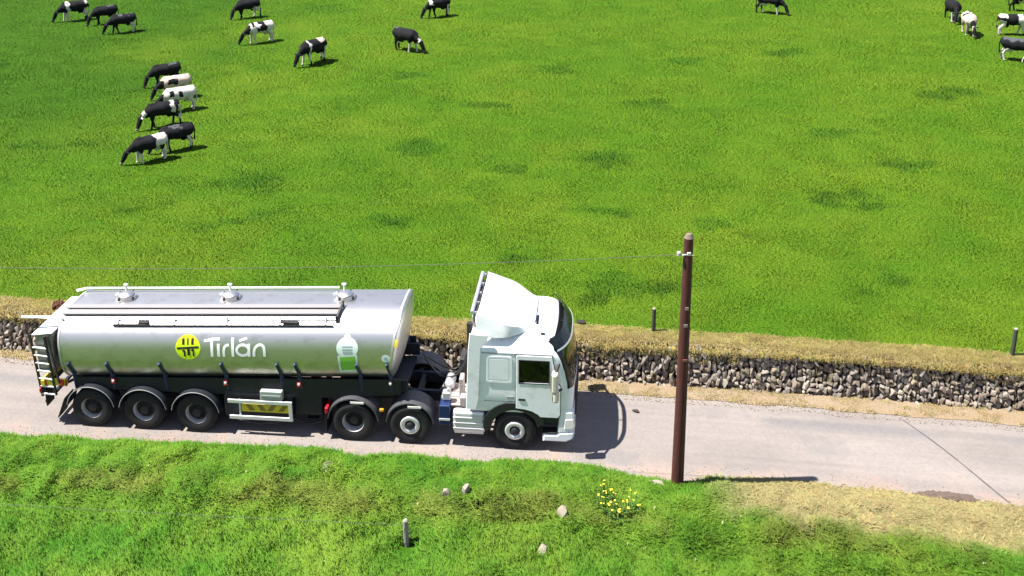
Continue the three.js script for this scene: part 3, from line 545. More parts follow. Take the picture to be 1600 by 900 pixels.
  parts(tr, 'air_line', [tube([[-1.25, 1.75, ZC + 0.2], [-1.5, 1.35, ZC + 0.3], [-1.9, 1.25, ZC + 0.2], [-2.3, 1.65, ZC + 0.1]], 0.022), tube([[-1.25, 1.8, ZC], [-1.5, 1.3, ZC + 0.05], [-1.95, 1.22, ZC + 0.05], [-2.35, 1.7, ZC]], 0.022), tube([[-1.25, 1.7, ZC - 0.2], [-1.6, 1.25, ZC - 0.15], [-2.35, 1.6, ZC - 0.1]], 0.022)], M.black);
  part(tr, 'coolant_bottle', [box(-1.64, 1.18, -0.32, 0.2, 0.22, 0.2, 0.04), rod([-1.64, 1.28, -0.3], [-1.58, 1.36, -0.3], 0.04)], M.steelDull);
  part(tr, 'battery_box', [box(-1.66, 0.84, -0.2, 0.26, 0.44, 0.34, 0.03), box(-1.66, 0.6, -0.2, 0.27, 0.1, 0.35, 0.02)], M.blue);
  part(tr, 'battery_box_trim', box(-1.66, 0.7, -0.02, 0.26, 0.045, 0.02), M.aluminium);
  const ft = part(tr, 'fuel_tank', [box(-1.09, 0.64, -0.27, 0.78, 0.6, 0.5, 0.09), box(-1.09, 0.35, -0.27, 0.7, 0.05, 0.42, 0.02)], M.aluminium);
  for (const y of [0.5, 0.64, 0.78]) part(ft, 'tank_rib', box(-1.09, y, -0.015, 0.74, 0.022, 0.03, 0.008), M.steelDull);
  part(ft, 'filler_cap', new THREE.CylinderGeometry(0.05, 0.05, 0.05, 14).translate(-0.92, 0.96, -0.2), M.black);
  part(tr, 'fuel_tank', box(-1.09, 0.64, -2.2, 0.78, 0.6, 0.5, 0.09), M.aluminium);
  for (const s of [1, -1]) {
    const z0 = s > 0 ? -0.6 : -2.46, z1 = s > 0 ? 0.0 : -1.86, zl = s > 0 ? 0.012 : -2.49;
    for (const [x, r] of [[-3.86, 0.6], [-2.49, 0.56]]) {
      const m = part(tr, 'mudguard', mudguard(x, r, 0.12, Math.PI - 0.12, z0, z1, 0.03), M.greyFender);
      part(m, 'reflective_strip', box(x + 0.12, 0.5 + r - 0.06, zl, 0.32, 0.05, 0.012), M.lampWhite);
    }
    part(tr, 'side_lamp', [box(-3.16, 0.86, s > 0 ? -0.03 : -2.45, 0.1, 0.07, 0.06, 0.015)], M.amber);
    part(tr, 'rear_lamp', box(-4.5, 0.76, s > 0 ? -0.22 : -2.26, 0.08, 0.16, 0.4, 0.02), M.red);
    part(tr, 'mudflap', [box(-4.52, 0.42, s > 0 ? -0.3 : -2.18, 0.02, 0.5, 0.56)], M.black);
  }
  for (const s of [1, -1]) {                            // mirrors on an arm
    const z = s > 0 ? 0.22 : -2.7, q = part(tr, 'mirror', [box(0.94, 1.98, z, 0.16, 0.5, 0.25, 0.06), box(0.97, 1.62, z, 0.14, 0.28, 0.24, 0.06)], M.cream);
    parts(q, 'mirror_arm', [beam([1.02, 2.3, s > 0 ? -0.04 : -2.44], [0.95, 2.2, z], 0.05, 0.05), beam([1.08, 1.66, s > 0 ? -0.02 : -2.46], [0.97, 1.72, z], 0.06, 0.05)], M.black);
    parts(q, 'mirror_glass', [box(0.858, 1.98, z, 0.006, 0.44, 0.19), box(0.895, 1.58, z, 0.006, 0.16, 0.18)], M.smoked);
  }
  parts(tr, 'wiper', [beam([1.385, 1.64, ZC + 0.1], [1.335, 1.9, ZC + 0.75], 0.02, 0.02), beam([1.385, 1.64, ZC - 0.6], [1.335, 1.9, ZC + 0.05], 0.02, 0.02)], M.black);
  const P = { steer: wheel('steer'), drive: wheel('drive') };
  placeWheels(tr, P, [[0, 'steer'], [-2.49, 'steer'], [-3.86, 'drive'], [0, 'steer', 1], [-2.49, 'steer', 1], [-3.86, 'drive', 1]]);
}

/* ---- tanker trailer */
{
  const tl = lorryThing('tanker_trailer', 'polished steel milk tanker trailer with green round emblem, on three axles', 'tanker trailer', [-7.4, 0, -1.24]);
  const ZC = -1.24, N = 96, TILT = (2.265 - 1.87) / 8.15;
  const axisY = (x) => 1.87 + (x + 11.0) * TILT, hw = 1.165, hh = 0.895, n = 2.65;
  const lean = (x) => 0.2 * smooth(-5, -2.85, x);
  const section = (x, k = 1, g = 0) => { const o = [], yc = axisY(x); for (let i = 0; i < N; i++) { const a = i / N * Math.PI * 2, c = Math.cos(a), s = Math.sin(a), dz = (hw * k + g) * Math.sign(c) * Math.abs(c) ** (2 / n), dy = (hh * k + g) * Math.sign(s) * Math.abs(s) ** (2 / n); o.push([x - TILT * dy + lean(x) * dy, yc + dy, ZC + dz]); } return o; };
  const shell = []; for (let k = 0; k <= 26; k++) shell.push(section(lerp(-11.02, -2.86, k / 26)));
  const front = [[0, 1], [0.012, 0.992], [0.03, 0.97], [0.055, 0.93], [0.085, 0.8], [0.115, 0.5], [0.128, 0.22], [0.13, 0.01]].map(([e, k]) => section(-2.86, k).map(([x, y, z]) => [x + e, y, z]));
  const back = front.map((r, j) => section(-11.02, [1, 0.992, 0.97, 0.9, 0.75, 0.5, 0.22, 0.01][j]).map(([x, y, z]) => [x - [0, 0.012, 0.03, 0.07, 0.11, 0.14, 0.155, 0.158][j], y, z]));
  const reverse = (g) => { const p = g.attributes.position.array, q = g.attributes.normal.array; for (let i = 0; i < p.length; i += 9) for (let k = 0; k < 3; k++) { [p[i + k], p[i + 3 + k]] = [p[i + 3 + k], p[i + k]]; [q[i + k], q[i + 3 + k]] = [q[i + 3 + k], q[i + k]]; } return g; };
  const tank = part(tl, 'tank', [grid(shell, { closed: true, crease: 0.6 })], M.steel);
  part(tank, 'tank_head', grid(front, { closed: true, crease: 0.6 }), M.steel);
  part(tank, 'tank_head', grid(back, { closed: true, crease: 0.6 }), M.steel);
  parts(tank, 'tank_band', [-11.0, -2.9].map((x) => grid([section(x - 0.025, 1, 0.004), section(x - 0.025, 1, 0.012), section(x + 0.025, 1, 0.012), section(x + 0.025, 1, 0.004)], { closed: true })), M.steelDull);
  // a point on the near flank (or the top) of the tank
  const flank = (x, y, g = 0.006) => { const t = clamp(Math.abs(y - axisY(x)) / hh, 0, 0.999); return [x, y, ZC + hw * (1 - t ** n) ** (1 / n) + g]; };
  const roof = (x, dz, g = 0) => { const t = Math.abs(dz) / hw; return [x, axisY(x) + hh * (1 - t ** n) ** (1 / n) + g, ZC + dz]; };
  // ---- emblem and lettering, cut shapes lying on the curved flank
  const X0 = -7.40, S = 0.00178, SY = 0.00186, base = (x) => 1.83 + 0.195 + (x - X0) * TILT * 1.1;
  const at = (u, v, g) => { const x = X0 + (u - 505) * S; return flank(x, base(x) + (525 - v) * SY, g); };
  function stroke(pts, w, g = 0.006) {                  // a ribbon along a path on the flank
    const c = new THREE.CatmullRomCurve3(pts.map((p) => new THREE.Vector3(p[0], p[1], 0)), false, 'catmullrom', pts.length > 2 ? 0.5 : 0), n2 = pts.length > 2 ? 28 : 8, rows = [];
    for (let k = 0; k <= n2; k++) { const p = c.getPoint(k / n2), t = c.getTangent(k / n2), nx = -t.y * w / 2, ny = t.x * w / 2; rows.push([at(p.x + nx, p.y + ny, g), at(p.x, p.y, g), at(p.x - nx, p.y - ny, g)]); }
    return grid(rows);
  }
  function disc(cu, cv, ru, rv, g = 0.005) { const rows = []; for (let k = 0; k <= 8; k++) { const r = []; for (let i = 0; i <= 48; i++) { const a = i / 48 * Math.PI * 2; r.push(at(cu + Math.cos(a) * ru * k / 8, cv + Math.sin(a) * rv * k / 8, g)); } rows.push(r); } return grid(rows); }
  const em = part(tank, 'emblem', disc(283, 402, 172, 163), M.lime, 'lime green disc with a dark hatched mark');
  em.geometry.computeBoundingBox();
  parts(tank, 'emblem_mark', [stroke([[220, 280], [221, 360]], 34, 0.009), stroke([[283, 278], [283, 362]], 20, 0.009), stroke([[347, 280], [346, 360]], 34, 0.009), stroke([[130, 408], [432, 392]], 26, 0.01), stroke([[205, 440], [232, 446], [234, 522]], 25, 0.009), stroke([[291, 405], [290, 506]], 36, 0.011), stroke([[330, 442], [354, 425], [355, 522]], 22, 0.011)], M.ink);
  part(tank, 'letter', [stroke([[505, 313], [560, 306], [640, 292], [720, 293]], 34), stroke([[612, 300], [612, 525]], 38, 0.007)], M.letter);
  part(tank, 'letter', stroke([[702, 350], [702, 525]], 38), M.letter);
  part(tank, 'letter', [stroke([[773, 525], [774, 440], [788, 392], [815, 372], [846, 366]], 36)], M.letter);
  part(tank, 'letter', stroke([[898, 277], [898, 525]], 38), M.letter);
  const ring = []; for (let k = 0; k <= 24; k++) { const a = k / 24 * Math.PI * 2; ring.push([1036 + Math.cos(a) * 84, 437 + Math.sin(a) * 72]); }
  part(tank, 'letter', [stroke(ring, 36), stroke([[1120, 350], [1118, 525]], 38, 0.007)], M.letter);
  part(tank, 'accent', stroke([[990, 316], [1040, 298], [1094, 284]], 30), M.letter);
  part(tank, 'letter', [stroke([[1184, 525], [1190, 440], [1222, 385], [1270, 364], [1316, 385], [1328, 440], [1328, 525]], 36)], M.letter);
  // round badge with a green tag, and a small round label
  const pu = (px) => 505 + ((px - 291) / 64 - 7.81 - X0) / S, pv = (y, px) => { const x = X0 + (pu(px) - 505) * S; return 525 - (y - base(x)) / SY; };
  const bu = pu(538.7), bv = pv(2.42, 538.7);
  part(tank, 'round_badge', [disc(bu, bv, 145, 138), disc(bu, bv - 138, 42, 34, 0.006)], M.badgeWhite, 'round pale badge with grey lines of print');
  parts(tank, 'badge_print', [stroke([[bu - 70, bv - 20], [bu + 70, bv - 20]], 14, 0.009), stroke([[bu - 70, bv + 15], [bu + 70, bv + 15]], 12, 0.009), stroke([[bu - 60, bv + 55], [bu + 66, bv + 55]], 34, 0.009)], M.badgeGrey);
  part(tank, 'green_tag', stroke([[bu - 2, bv + 95], [bu + 12, bv + 350]], 262, 0.007), M.badgeWhite);
  part(tank, 'green_tag_panel', stroke([[bu - 1, bv + 115], [bu + 10, bv + 315]], 208, 0.01), M.badgeGreen, 'bright green lower panel of the badge tag');
  const du = pu(597), dv = pv(2.2, 597);
  part(tank, 'round_label', disc(du, dv, 58, 54), M.badgeWhite); part(tank, 'label_print', stroke([[du - 24, dv], [du + 26, dv]], 30, 0.009), M.badgeGrey);
  part(tank, 'yellow_marker', stroke([[pu(611), pv(2.5, 611)], [pu(612), pv(2.68, 612)]], 70, 0.008), M.yellow);
  // ---- on top of the tank
  for (const [x, z] of [[-9.78, -0.05], [-7.11, -0.05], [-4.24, -0.05]]) {
    const [a, b, c] = roof(x, z), h = part(tl, 'hatch', [new THREE.CylinderGeometry(0.235, 0.24, 0.1, 28).translate(a, b + 0.05, c), new THREE.SphereGeometry(0.22, 24, 8, 0, 6.284, 0, 1.1).scale(1, 0.42, 1).translate(a, b + 0.075, c)], M.steel);
    parts(h, 'hatch_handle', [rod([a - 0.06, b + 0.1, c - 0.14], [a - 0.06, b + 0.3, c - 0.14], 0.03), box(a - 0.06, b + 0.3, c - 0.14, 0.12, 0.05, 0.08, 0.02), rod([a - 0.3, b + 0.05, c - 0.05], [a - 0.2, b + 0.12, c - 0.05], 0.03)], M.steelDull);
    parts(h, 'hatch_clamp', [0.5, 2, 3.6, 5].map((q) => box(a + Math.cos(q) * 0.24, b + 0.07, c + Math.sin(q) * 0.24, 0.05, 0.08, 0.05, 0.01)), M.rimDark);
  }
  const along = (dz, g, x0, x1, w, h) => { const A = roof(x0, dz, g), B = roof(x1, dz, g); return beam(A, B, h, w); };
  parts(tl, 'walkway', [along(0.4, 0.03, -11.1, -4.25, 0.17, 0.02), along(0.63, 0.035, -11.1, -4.25, 0.17, 0.02)], M.tread);
  parts(tl, 'handrail', [rod([...roof(-11.02, 0.82, 0.09)], [...roof(-4.25, 0.82, 0.09)], 0.022), rod([-12.05, roof(-11.02, 0.82, 0.09)[1] - 0.045, ZC + 0.82], roof(-11.02, 0.82, 0.09), 0.035)], M.aluminium);
  part(tl, 'lower_rail', [along(0.96, 0.05, -9.7, -4.3, 0.03, 0.03)], M.rimDark);
  parts(tl, 'far_rail', [along(-0.5, 0.1, -11.0, -4.5, 0.045, 0.035), rod(roof(-11.0, -0.5, 0.1), [-11.3, 2.75, ZC - 0.5], 0.03)], M.aluminium);
  parts(tl, 'rail_bracket', [-9.6, -8.2, -6.9, -5.6, -4.5].flatMap((x) => [rod(roof(x, 0.82, -0.02), roof(x, 0.82, 0.1), 0.025), rod(roof(x, 0.95, -0.02), roof(x, 0.82, 0.06), 0.018)]), M.steelDull);
  parts(tl, 'valve_gear', [box(...roof(-8.95, 0.9, 0.05), 0.26, 0.05, 0.1, 0.01), box(...roof(-5.35, 0.9, 0.05), 0.4, 0.05, 0.1, 0.01), rod(roof(-9.7, 0.94, 0.05), roof(-8.9, 0.94, 0.05), 0.02)], M.rimDark);
  parts(tl, 'walkway_end', [beam(roof(-4.2, 0.36, 0.1), roof(-4.24, 0.86, 0.1), 0.05, 0.05), rod(roof(-4.24, 0.86, 0), roof(-4.24, 0.86, 0.16), 0.03), rod(roof(-4.2, 0.36, 0), roof(-4.2, 0.36, 0.14), 0.03)], M.rimDark);
  // ---- frame and running gear
    part(tl, 'chassis_frame', [extrude([[-10.9, 1.2], [-2.6, 1.5], [-2.6, 1.2], [-4.8, 1.08], [-5.1, 0.9], [-10.7, 0.9]], 0.1, -0.42), extrude([[-10.9, 1.2], [-2.6, 1.5], [-2.6, 1.2], [-4.8, 1.08], [-5.1, 0.9], [-10.7, 0.9]], 0.1, -2.16), ...[-10.5, -9.1, -7.8, -6.2, -5.0, -3.4].map((x) => box(x, 1.06, ZC, 0.12, 0.26, 1.7)), ...[-7.71, -9.02, -10.33].flatMap((x) => [rod([x, 0.5, -2.3], [x, 0.5, -0.2], 0.075, 10), box(x + 0.2, 0.68, ZC + 0.5, 0.9, 0.12, 0.12), box(x + 0.2, 0.68, ZC - 0.5, 0.9, 0.12, 0.12), new THREE.CylinderGeometry(0.14, 0.14, 0.26, 14).translate(x - 0.2, 0.84, ZC + 0.5), new THREE.CylinderGeometry(0.14, 0.14, 0.26, 14).translate(x - 0.2, 0.84, ZC - 0.5)])], M.chassis);
  for (const s of [1, -1]) part(tl, 'side_skirt', extrude([[-10.75, 0.95], [-10.75, 1.24], [-2.72, 1.60], [-2.72, 1.2], [-4.9, 1.0]], 0.03, s > 0 ? -0.2 : -2.31), M.chassis);
  for (const x of [-10.78, -9.82, -8.5, -6.98, -5.62, -5.18, -3.7, -2.98]) for (const s of [1, -1]) {
    const y = axisY(x), a = flank(x - 0.05, y - 0.2, 0.02), b = flank(x + 0.03, y - 0.56, 0.04); if (s < 0) { a[2] = 2 * ZC - a[2]; b[2] = 2 * ZC - b[2]; }
    part(tl, 'tank_strut', [beam(a, b, 0.1, 0.05), beam(b, [x + 0.06, y - 0.95, s > 0 ? -0.19 : 2 * ZC + 0.19], 0.09, 0.05)], M.strut);
  }
  for (const [x, y, m] of [[-9.78, 1.3, 'lampWhite'], [-6.98, 1.4, 'lampWhite'], [-5.18, 1.46, 'lampWhite'], [-2.97, 1.6, 'lampWhite']]) {
    const l = part(tl, 'side_lamp', box(x + 0.02, y - 0.1, -0.14, 0.1, 0.13, 0.05, 0.012), x < -2.9 && x !== -2.97 ? M.red : M.black);
    part(l, 'lamp_lens', box(x + 0.02, y - 0.085, -0.11, 0.055, 0.055, 0.02, 0.008), M[m]);
  }
  for (const x of [-7.71, -9.02, -10.33]) for (const s of [1, -1]) {
    const z0 = s > 0 ? -0.42 : -2.48, z1 = s > 0 ? 0.02 : -2.06;
    const m = part(tl, 'mudguard', mudguard(x, 0.58, 0.12, Math.PI - 0.12, z0, z1), M.fender);
    part(m, 'mudguard_rim', tube(arc(x, 0.595, 0.16, Math.PI - 0.16, s > 0 ? 0.024 : -2.484), 0.011, 36), M.mudRim);
  }
  for (const s of [1, -1]) part(tl, 'mudflap', beam([-10.98, 0.74, s > 0 ? -0.22 : -2.26], [-11.2, 0.2, s > 0 ? -0.22 : -2.26], 0.025, 0.44), M.black);
  // side guard of two rails and an end post, with a striped board behind
  const sg = part(tl, 'side_guard', [box(-6.12, 0.9, -0.03, 1.56, 0.095, 0.04, 0.01), box(-6.1, 0.47, -0.03, 1.56, 0.095, 0.04, 0.01), box(-5.37, 0.685, -0.03, 0.085, 0.52, 0.045, 0.01), box(-6.62, 0.685, -0.06, 0.04, 0.5, 0.03)], M.aluminium);
  part(sg, 'striped_board', box(-6.0, 0.72, -0.06, 1.16, 0.2, 0.02), M.yellow);
  for (const [a, b] of [[-6.48, 1], [-6.2, 1], [-5.85, -1], [-5.58, -1]]) part(sg, 'dark_stripe', extrude([[a, 0.815], [a + 0.13, 0.815], [a + 0.13 + 0.1 * b, 0.66], [a + 0.1 * b, 0.66]], 0.006, -0.049), M.darkYellow);
  parts(tl, 'side_guard', [box(-6.12, 0.9, -2.45, 1.56, 0.095, 0.04, 0.01), box(-6.1, 0.47, -2.45, 1.56, 0.095, 0.04, 0.01)], M.aluminium);
  part(tl, 'control_box', [box(-5.83, 1.08, -0.12, 0.54, 0.24, 0.2, 0.02), box(-5.83, 1.08, -0.015, 0.46, 0.04, 0.01)], std([0.32, 0.36, 0.33], 0.5));
  parts(tl, 'pump_housing', [box(-6.2, 0.74, -0.55, 1.7, 0.7, 0.8, 0.05), box(-5.0, 0.78, -0.5, 0.7, 0.62, 0.5, 0.04), new THREE.CylinderGeometry(0.2, 0.2, 0.8, 18).rotateZ(Math.PI / 2).translate(-4.9, 0.85, -1.9)], M.chassis);
  for (const s of [1, -1]) part(tl, 'landing_leg', [beam([-4.95, 1.0, ZC + s * 0.75], [-4.95, 0.32, ZC + s * 0.75], 0.12, 0.12), box(-4.95, 0.3, ZC + s * 0.75, 0.26, 0.05, 0.26, 0.01)], M.chassis);
  part(tl, 'kingpin_plate', box(-3.4, 1.16, ZC, 1.5, 0.08, 1.5), M.chassis);
  parts(tl, 'chassis_tie', [tube([[-6.75, 0.36, -0.12], [-6.4, 0.3, -0.1], [-5.9, 0.3, -0.1], [-5.6, 0.36, -0.12]], 0.02), tube([[-5.4, 0.34, -0.3], [-5.0, 0.24, -0.26], [-4.7, 0.3, -0.3]], 0.025)], M.black);
  // ---- rear: cabinet, ladder, bumper, lamps
  const cab = part(tl, 'rear_cabinet', [extrude([[-11.62, 1.4], [-11.2, 1.4], [-11.2, 2.4], [-11.62, 2.34]], 1.95, ZC - 0.85, 0.015)], std([0.36, 0.34, 0.34], 0.5, { metalness: 0.6, map: rep(T.soft, 1.5) }));
  part(cab, 'cabinet_lid', [extrude([[-11.68, 2.34], [-11.16, 2.41], [-11.16, 2.44], [-11.68, 2.37]], 2.0, ZC - 0.87, 0.008)], M.aluminium);
  const lad = part(tl, 'ladder', [beam([-11.72, 2.38, -0.1], [-11.58, 0.72, -0.1], 0.05, 0.05), beam([-11.32, 2.38, -0.04], [-11.2, 0.8, -0.04], 0.05, 0.05), beam([-11.24, 2.4, -0.02], [-11.06, 1.15, 0.0], 0.04, 0.04)], M.rimDark);
  for (let k = 0; k < 7; k++) { const t = 0.2 + k * 0.125; part(lad, 'rung', beam([-11.7 + 0.14 * t, 2.38 - 1.66 * t, -0.085], [-11.32 + 0.12 * t, 2.38 - 1.64 * t, -0.03], 0.03, 0.05), M.lampWhite); }
  parts(tl, 'rear_bumper', [box(-11.5, 1.12, ZC, 0.1, 0.16, 2.44, 0.015), box(-11.2, 1.14, -0.08, 0.6, 0.17, 0.06, 0.015), box(-11.2, 1.14, -2.4, 0.6, 0.17, 0.06, 0.015)], M.yellow);
  parts(tl, 'bumper_stripe', [box(-11.02, 1.14, -0.045, 0.1, 0.172, 0.012), box(-10.92, 1.14, -0.045, 0.04, 0.172, 0.012), box(-11.44, 1.14, -0.045, 0.06, 0.172, 0.012)], M.redStripe);
  part(tl, 'rear_lamp_bar', [box(-11.55, 0.9, ZC, 0.08, 0.16, 2.3, 0.02), beam([-11.3, 1.1, -0.3], [-11.55, 0.9, -0.3], 0.06, 0.06), beam([-11.3, 1.1, -2.2], [-11.55, 0.9, -2.2], 0.06, 0.06)], M.chassis);
  for (const z of [-0.2, -2.28]) part(tl, 'rear_lamp', box(-11.6, 0.9, z, 0.05, 0.13, 0.34, 0.02), M.red);
  parts(tl, 'spray_flap', [box(-11.5, 0.66, -0.26, 0.03, 0.42, 0.34), box(-11.5, 0.66, -2.22, 0.03, 0.42, 0.34)], M.black);
  parts(tl, 'under_run_bar', [beam([-11.55, 0.52, -2.3], [-11.55, 0.52, -0.18], 0.07, 0.07), beam([-10.8, 0.98, -0.75], [-11.5, 0.6, -0.75], 0.06, 0.06)], M.chassis);
  placeWheels(tl, { trailer: wheel('trailer') }, [[-7.71, 'trailer'], [-9.02, 'trailer'], [-10.33, 'trailer'], [-7.71, 'trailer', 1], [-9.02, 'trailer', 1], [-10.33, 'trailer', 1]]);
}

/* ------------------------------------------------------------------ pole, wires, posts */
{
  const [x, z] = [3.7, -20.98], up = thing('utility_pole', 'tall dark brown wooden pole standing at the near edge of the road', 'utility pole', [x, 0, z]);
  part(up, 'shaft', new THREE.CylinderGeometry(0.1, 0.142, 6.3, 20, 6).translate(0, 2.85, 0), M.pole);
  part(up, 'pole_top', [new THREE.CylinderGeometry(0.055, 0.1, 0.09, 20).translate(0, 6.045, 0)], M.poleEnd);
  part(up, 'number_plate', box(0.01, 4.42, 0.119, 0.07, 0.07, 0.012, 0.004), M.plate); part(up, 'number_plate', box(0.0, 4.02, 0.123, 0.08, 0.07, 0.012, 0.004), M.plate); part(up, 'number_plate', box(0.02, 3.2, 0.128, 0.1, 0.05, 0.012, 0.004), std([0.28, 0.1, 0.09], 0.6));
  const ins = part(up, 'insulator', [lathe([[0, 0.08], [0.035, 0.07], [0.05, 0.04], [0.03, 0.02], [0.05, 0], [0.03, -0.03], [0, -0.04]], 16).rotateX(-Math.PI / 2).translate(-0.2, 5.64, 0.06), box(0, 5.68, 0.115, 0.09, 0.08, 0.05, 0.02)], M.ceramic);
  part(ins, 'bracket', [rod([-0.2, 5.62, 0.06], [0, 5.66, 0.08], 0.014), rod([0.1, 5.64, 0.1], [-0.05, 5.66, 0.1], 0.012)], M.steelDull);
  const pts = []; for (let k = 0; k <= 24; k++) { const s = k / 24; pts.push([lerp(3.5, -41, s), 5.64 + 0.3 * s - 4 * 1.2 * s * (1 - s), lerp(-20.92, -25.2, s)]); }
  tag(scene.add(mesh('overhead_wire', tube(pts, 0.006, 80, 5), M.wireDark)).children.at(-1), 'thin overhead wire running left from the top of the brown pole', 'wire');
}
function post(x, y, z, h, label, m, lx, lz, r) {
  const p = thing('fence_post', label, 'fence post', [x, y, z], 0, 'wooden fence posts');
  part(p, 'stake', new THREE.CylinderGeometry(r * 0.94, r, h + 0.3, 9).rotateZ(lx).rotateX(lz).translate(0, h / 2 - 0.15, 0), m);
  part(p, 'stake_top', new THREE.CylinderGeometry(r * 0.6, r * 0.95, 0.03, 9).translate(-lx * h / 2, h + 0.012, lz * h / 2), M.postWood);
  return p;
}
post(3.76, FIELD - 0.05, -26.0, 0.72, 'dark thin fence post behind the wall, left of the tall pole', M.postDark, 0.0, 0, 0.055);
post(12.75, FIELD - 0.05, -24.75, 0.8, 'dark fence post in the field edge at the far right of the wall', M.postDark, -0.02, 0, 0.06);
post(-2.19, vergeH(-2.19, 2.75) + 0.0, -19.1, 0.54, 'pale weathered fence post standing in the near bank grass', M.postWood, 0.02, 0, 0.06);
{
  const y = vergeH(-2.19, 2.75) + 0.48, a = [-2.22, y, -19.04], pts = []; for (let k = 0; k <= 10; k++) { const s = k / 10; pts.push([lerp(a[0], -16, s), lerp(y, y - 0.06, s) - 0.12 * 4 * s * (1 - s) * 0.5, lerp(a[2], -20.3, s)]); }
  tag(scene.add(mesh('fence_wire', tube(pts, 0.0035, 40, 5), M.wireDark)).children.at(-1), 'thin fence wire running left from the pale near post', 'wire');
}

/* ------------------------------------------------------------------ stones, clods and flowers on the near verge */
function boulder(name, label, category, x, z, w, h, d, m, seed, y, group, rough) {
  const r = rng(seed); let g;
  if (rough) {                                          // crumbly earth: a lump with a broken surface and outline
    g = mergeVertices(new THREE.IcosahedronGeometry(0.5, 12).deleteAttribute('normal').deleteAttribute('uv')); const p = g.attributes.position;
    for (let i = 0; i < p.count; i++) { const X = p.getX(i), Y = p.getY(i), Z = p.getZ(i), k = 0.35 + 0.85 * fbm(X * 9 + seed, Z * 4, seed, 3) + 0.5 * (fbm(X * 26, Z * 12 + Y * 9, seed + 3, 2) - 0.5); p.setXYZ(i, X * w * (0.8 + 0.2 * k), Y * k * h, Z * k * d * 1.3); }
    g.computeVertexNormals();
  } else { const pts = []; for (let k = 0; k < 22; k++) { const v = new THREE.Vector3(r() * 2 - 1, r() * 2 - 1, r() * 2 - 1).normalize().multiplyScalar(0.5 + 0.12 * r()); pts.push(new THREE.Vector3(v.x * w, (v.y + 0.25) * h, v.z * d)); } g = toCreasedNormals(new ConvexGeometry(pts), 0.6); }
  const o = mesh(numbered(name), g, m); o.position.set(x, y, z); o.rotation.y = r() * 3; scene.add(o);
  return tag(o, label, category, group);
}
const pale = std([0.34, 0.3, 0.23], 0.95, { map: rep(T.grain, 2), bumpMap: rep(T.grain, 2), bumpScale: 0.02 }), onVerge = (x, z) => vergeH(x, z - edgeZ(x));
for (const [label, x, z, w, h, d, s] of [
  ['small pale stone in the bank grass, left one of the close pair', -1.42, -20.2, 0.22, 0.27, 0.18, 5], ['pale pointed stone in the bank grass, right one of the close pair', -1.0, -20.3, 0.22, 0.3, 0.18, 6],
  ['pale stone in the bank grass between the fence post and the yellow flowers', 1.08, -19.65, 0.28, 0.3, 0.24, 7], ['brownish stone lowest in the bank grass, right of the fence post', 0.62, -18.8, 0.28, 0.4, 0.24, 8],
  ['flat pale slab of stone at the road edge below the drive wheels', -4.2, -21.3, 0.46, 0.09, 0.24, 9], ['flat pale stone at the foot of the brown pole', 3.22, -20.75, 0.42, 0.18, 0.2, 10]]) boulder('stone', label, 'stone', x, z, w, h, d, pale, s, onVerge(x, z) + 0.0, 'loose stones in the near bank');
boulder('edge_lump', 'long dark brown clod of earth at the road edge near the thin dark line', 'earth clod', 9.6, -20.55, 1.4, 0.2, 0.34, std([0.12, 0.085, 0.066], 1, { map: rep(T.grain, 3) }), 31, 0.0, null, true).rotation.y = -0.16;
boulder('edge_lump', 'small dark lump at the road edge right of the brown pole', 'earth clod', 4.42, -20.98, 0.3, 0.14, 0.12, std([0.045, 0.035, 0.03], 1), 32, 0.03, null, true).rotation.y = 0.5;  // small near-black lump lying at the road edge
boulder('debris_clod', 'small dark lump lying on the road near the wall ahead of the cab', 'debris', 3.1, -23.9, 0.2, 0.07, 0.1, std([0.04, 0.035, 0.035], 1), 33, 0.02).rotation.y = -0.5;
boulder('debris_clod', 'small dark lump lying in the field edge above the cab front', 'debris', 1.86, -26.38, 0.26, 0.16, 0.16, std([0.03, 0.03, 0.02], 1), 34, FIELD + 0.03).rotation.y = -0.3;
boulder('dead_plant', 'rust brown clump on top of the wall behind the tanker ladder', 'dead plant', -12.6, -27.35, 0.42, 0.5, 0.4, std([0.1, 0.04, 0.02], 1, { map: rep(T.grain, 2) }), 35, FIELD - 0.02, null, true);
{
  const x = 2.28, z = -19.85, y = onVerge(x, z), r = rng(51), fl = thing('flowering_plant', 'plant with small bright yellow flowers in the bank left of the pole', 'flowers', [x, y, z]);
  const stems = [], heads = [];
  for (let k = 0; k < 30; k++) {
    const a = r() * 6.28, q = 0.55 * Math.sqrt(r()), px = Math.cos(a) * q * 0.8, pz = Math.sin(a) * q * 1.1, h = 0.22 + 0.28 * r(), ty = onVerge(x + px, z + pz) - y;
    stems.push(rod([px, ty, pz], [px * 1.06, ty + h, pz * 1.06], 0.006, 5));
    for (let l = 0; l < 3; l++) { const b = r() * 6.28; stems.push(new THREE.SphereGeometry(0.04, 5, 3).scale(1, 0.3, 0.45).rotateY(b).translate(px + Math.cos(b) * 0.04, ty + h * (0.3 + 0.2 * l), pz + Math.sin(b) * 0.04)); }
    for (let f = 0; f < 2; f++) heads.push([px * 1.06 + (r() - 0.5) * 0.07, ty + h + 0.01 + 0.02 * r(), pz * 1.06 + (r() - 0.5) * 0.07, 0.012 + 0.015 * r()]);
  }
  part(fl, 'foliage', stems, std([0.05, 0.12, 0.015], 0.8));
  const petal = new THREE.SphereGeometry(1, 7, 5).scale(1, 0.5, 1), ym = std([0.62, 0.52, 0.03], 0.7);
  for (const [a, b, c, s] of heads) { const m = new THREE.Mesh(petal, ym); m.name = 'flower'; m.position.set(a, b, c); m.scale.setScalar(s); m.castShadow = m.receiveShadow = true; fl.add(m); }
}

